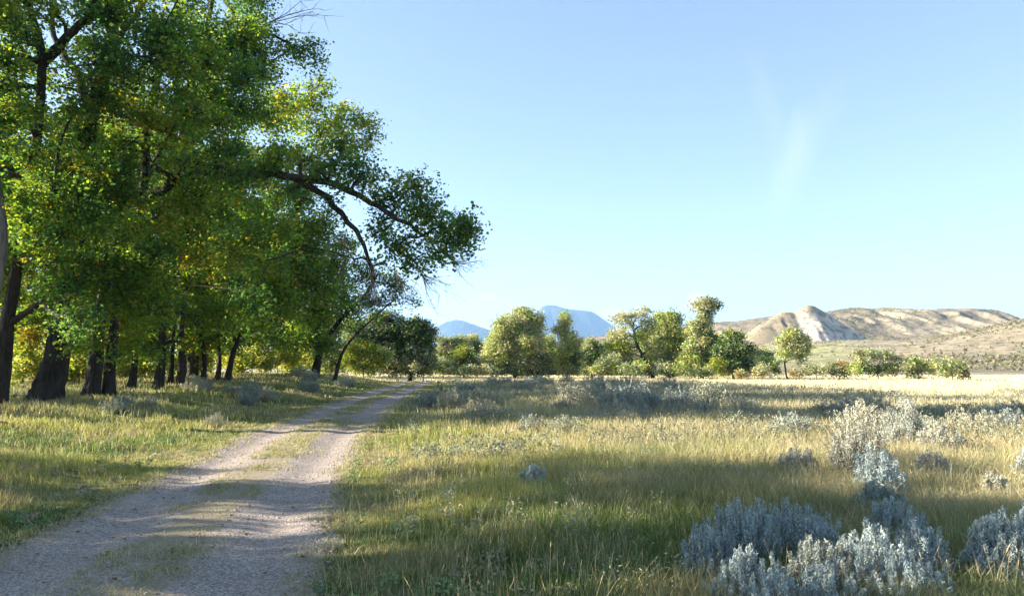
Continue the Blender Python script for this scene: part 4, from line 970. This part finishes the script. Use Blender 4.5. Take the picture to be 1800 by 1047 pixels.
# ------------------------------------------------------------------ light, sky, camera
EL = math.radians(20.5); AZ = math.radians(-2)      # sun to the left and a little ahead of the photographer
sdir = np.array([-math.cos(EL) * math.cos(AZ), -math.cos(EL) * math.sin(AZ), math.sin(EL)])
from mathutils import Vector
sl = bpy.data.lights.new('sun', 'SUN'); sl.energy = 5.0; sl.angle = math.radians(.53); sl.color = (1.0, .90, .74)
so = bpy.data.objects.new('sun', sl); COL.objects.link(so); so.rotation_euler = Vector(sdir).to_track_quat('Z', 'Y').to_euler()
w = bpy.data.worlds.new('World'); scene.world = w; w.use_nodes = True; nt = w.node_tree
bg = nt.nodes['Background']
sky = nt.nodes.new('ShaderNodeTexSky'); sky.sky_type = 'NISHITA'; sky.sun_disc = False
sky.sun_elevation = EL; sky.sun_rotation = math.atan2(sdir[0], sdir[1]); sky.altitude = 1400; sky.air_density = 1.0; sky.dust_density = 1.3; sky.ozone_density = 1.6
tc = nt.nodes.new('ShaderNodeTexCoord')
# faint high cloud wisps and small puffs, fixed to directions of the sky
def dirv(px, py): v = P(px, py, 1.0) - np.array([0, 0, HC]); return v / np.linalg.norm(v)
nz = noise(nt, mapping(nt, tc.outputs['Generated'], (9, 9, 3.2)), 3.2, 8, .65, 1.5)
acc = None
for (px, py, sx, sy, tilt, amt) in [(1396, 278, .024, .07, .25, .16), (1375, 335, .015, .045, .2, .12), (1350, 190, .016, .09, -.22, .06), (1440, 210, .02, .06, .5, .06),
                                    (1075, 550, .020, .009, 0, .6), (1228, 523, .014, .010, 0, .8), (858, 524, .014, .007, 0, .35), (1240, 530, .02, .006, 0, .4), (1140, 556, .03, .005, 0, .3)]:
    d = dirv(px, py); rt = np.cross(d, [0, 0, 1]); rt /= np.linalg.norm(rt); upv = np.cross(rt, d)
    ax = rt * math.cos(tilt) - upv * math.sin(tilt); ay = upv * math.cos(tilt) + rt * math.sin(tilt)
    sq = []
    for v_, s_ in ((ax, sx), (ay, sy)):
        dt = N(nt, 'ShaderNodeVectorMath', _operation='DOT_PRODUCT'); nt.links.new(tc.outputs['Generated'], dt.inputs[0]); dt.inputs[1].default_value = v_ / s_
        p2 = N(nt, 'ShaderNodeMath', _operation='MULTIPLY'); nt.links.new(dt.outputs['Value'], p2.inputs[0]); nt.links.new(dt.outputs['Value'], p2.inputs[1]); sq.append(p2)
    ad = N(nt, 'ShaderNodeMath', _operation='ADD'); nt.links.new(sq[0].outputs[0], ad.inputs[0]); nt.links.new(sq[1].outputs[0], ad.inputs[1])
    fr = N(nt, 'ShaderNodeVectorMath', _operation='DISTANCE'); nt.links.new(tc.outputs['Generated'], fr.inputs[0]); fr.inputs[1].default_value = d
    ng = N(nt, 'ShaderNodeMath', _operation='MULTIPLY_ADD'); nt.links.new(nz, ng.inputs[0]); ng.inputs[1].default_value = -2.6; nt.links.new(ad.outputs[0], ng.inputs[2])
    fa = N(nt, 'ShaderNodeMath', _operation='MULTIPLY_ADD'); nt.links.new(fr.outputs['Value'], fa.inputs[0]); fa.inputs[1].default_value = 3.0; nt.links.new(ng.outputs[0], fa.inputs[2])
    mr = N(nt, 'ShaderNodeMapRange', _interpolation_type='SMOOTHSTEP'); nt.links.new(fa.outputs[0], mr.inputs[0])
    mr.inputs[1].default_value = -1.6; mr.inputs[2].default_value = .1; mr.inputs[3].default_value = amt; mr.inputs[4].default_value = 0
    if acc is None: acc = mr.outputs[0]
    else:
        mx = N(nt, 'ShaderNodeMath', _operation='MAXIMUM'); nt.links.new(acc, mx.inputs[0]); nt.links.new(mr.outputs[0], mx.inputs[1]); acc = mx.outputs[0]
gm = N(nt, 'ShaderNodeGamma', Gamma=0.72); nt.links.new(sky.outputs[0], gm.inputs[0])
tinted = mix(nt, 1.0, gm.outputs[0], (.93, .925, .95), 'MULTIPLY')
cl = mix(nt, acc, tinted, (3.4, 3.3, 3.3))
nt.links.new(cl, bg.inputs['Color']); bg.inputs['Strength'].default_value = 0.086
cam = bpy.data.cameras.new('camera'); co = bpy.data.objects.new('camera', cam); COL.objects.link(co); scene.camera = co
co.location = (0, 0, HC); co.rotation_euler = (PI / 2 + PITCH, 0, 0)
cam.sensor_width = 36; cam.lens = 36 * F / 1800; cam.clip_start = .05; cam.clip_end = 40000
vs = scene.view_settings; vs.view_transform = 'Standard'; vs.look = 'None'; vs.exposure = 2.32; vs.gamma = 1
cy = scene.cycles
cy.max_bounces = 8; cy.diffuse_bounces = 6; cy.glossy_bounces = 2; cy.transmission_bounces = 6; cy.transparent_max_bounces = 4; cy.volume_bounces = 1
cy.use_denoising = True; cy.sample_clamp_indirect = 6; cy.use_adaptive_sampling = True; cy.adaptive_threshold = .015
print('polys', sum(len(o.data.polygons) for o in scene.objects if o.type == 'MESH'))
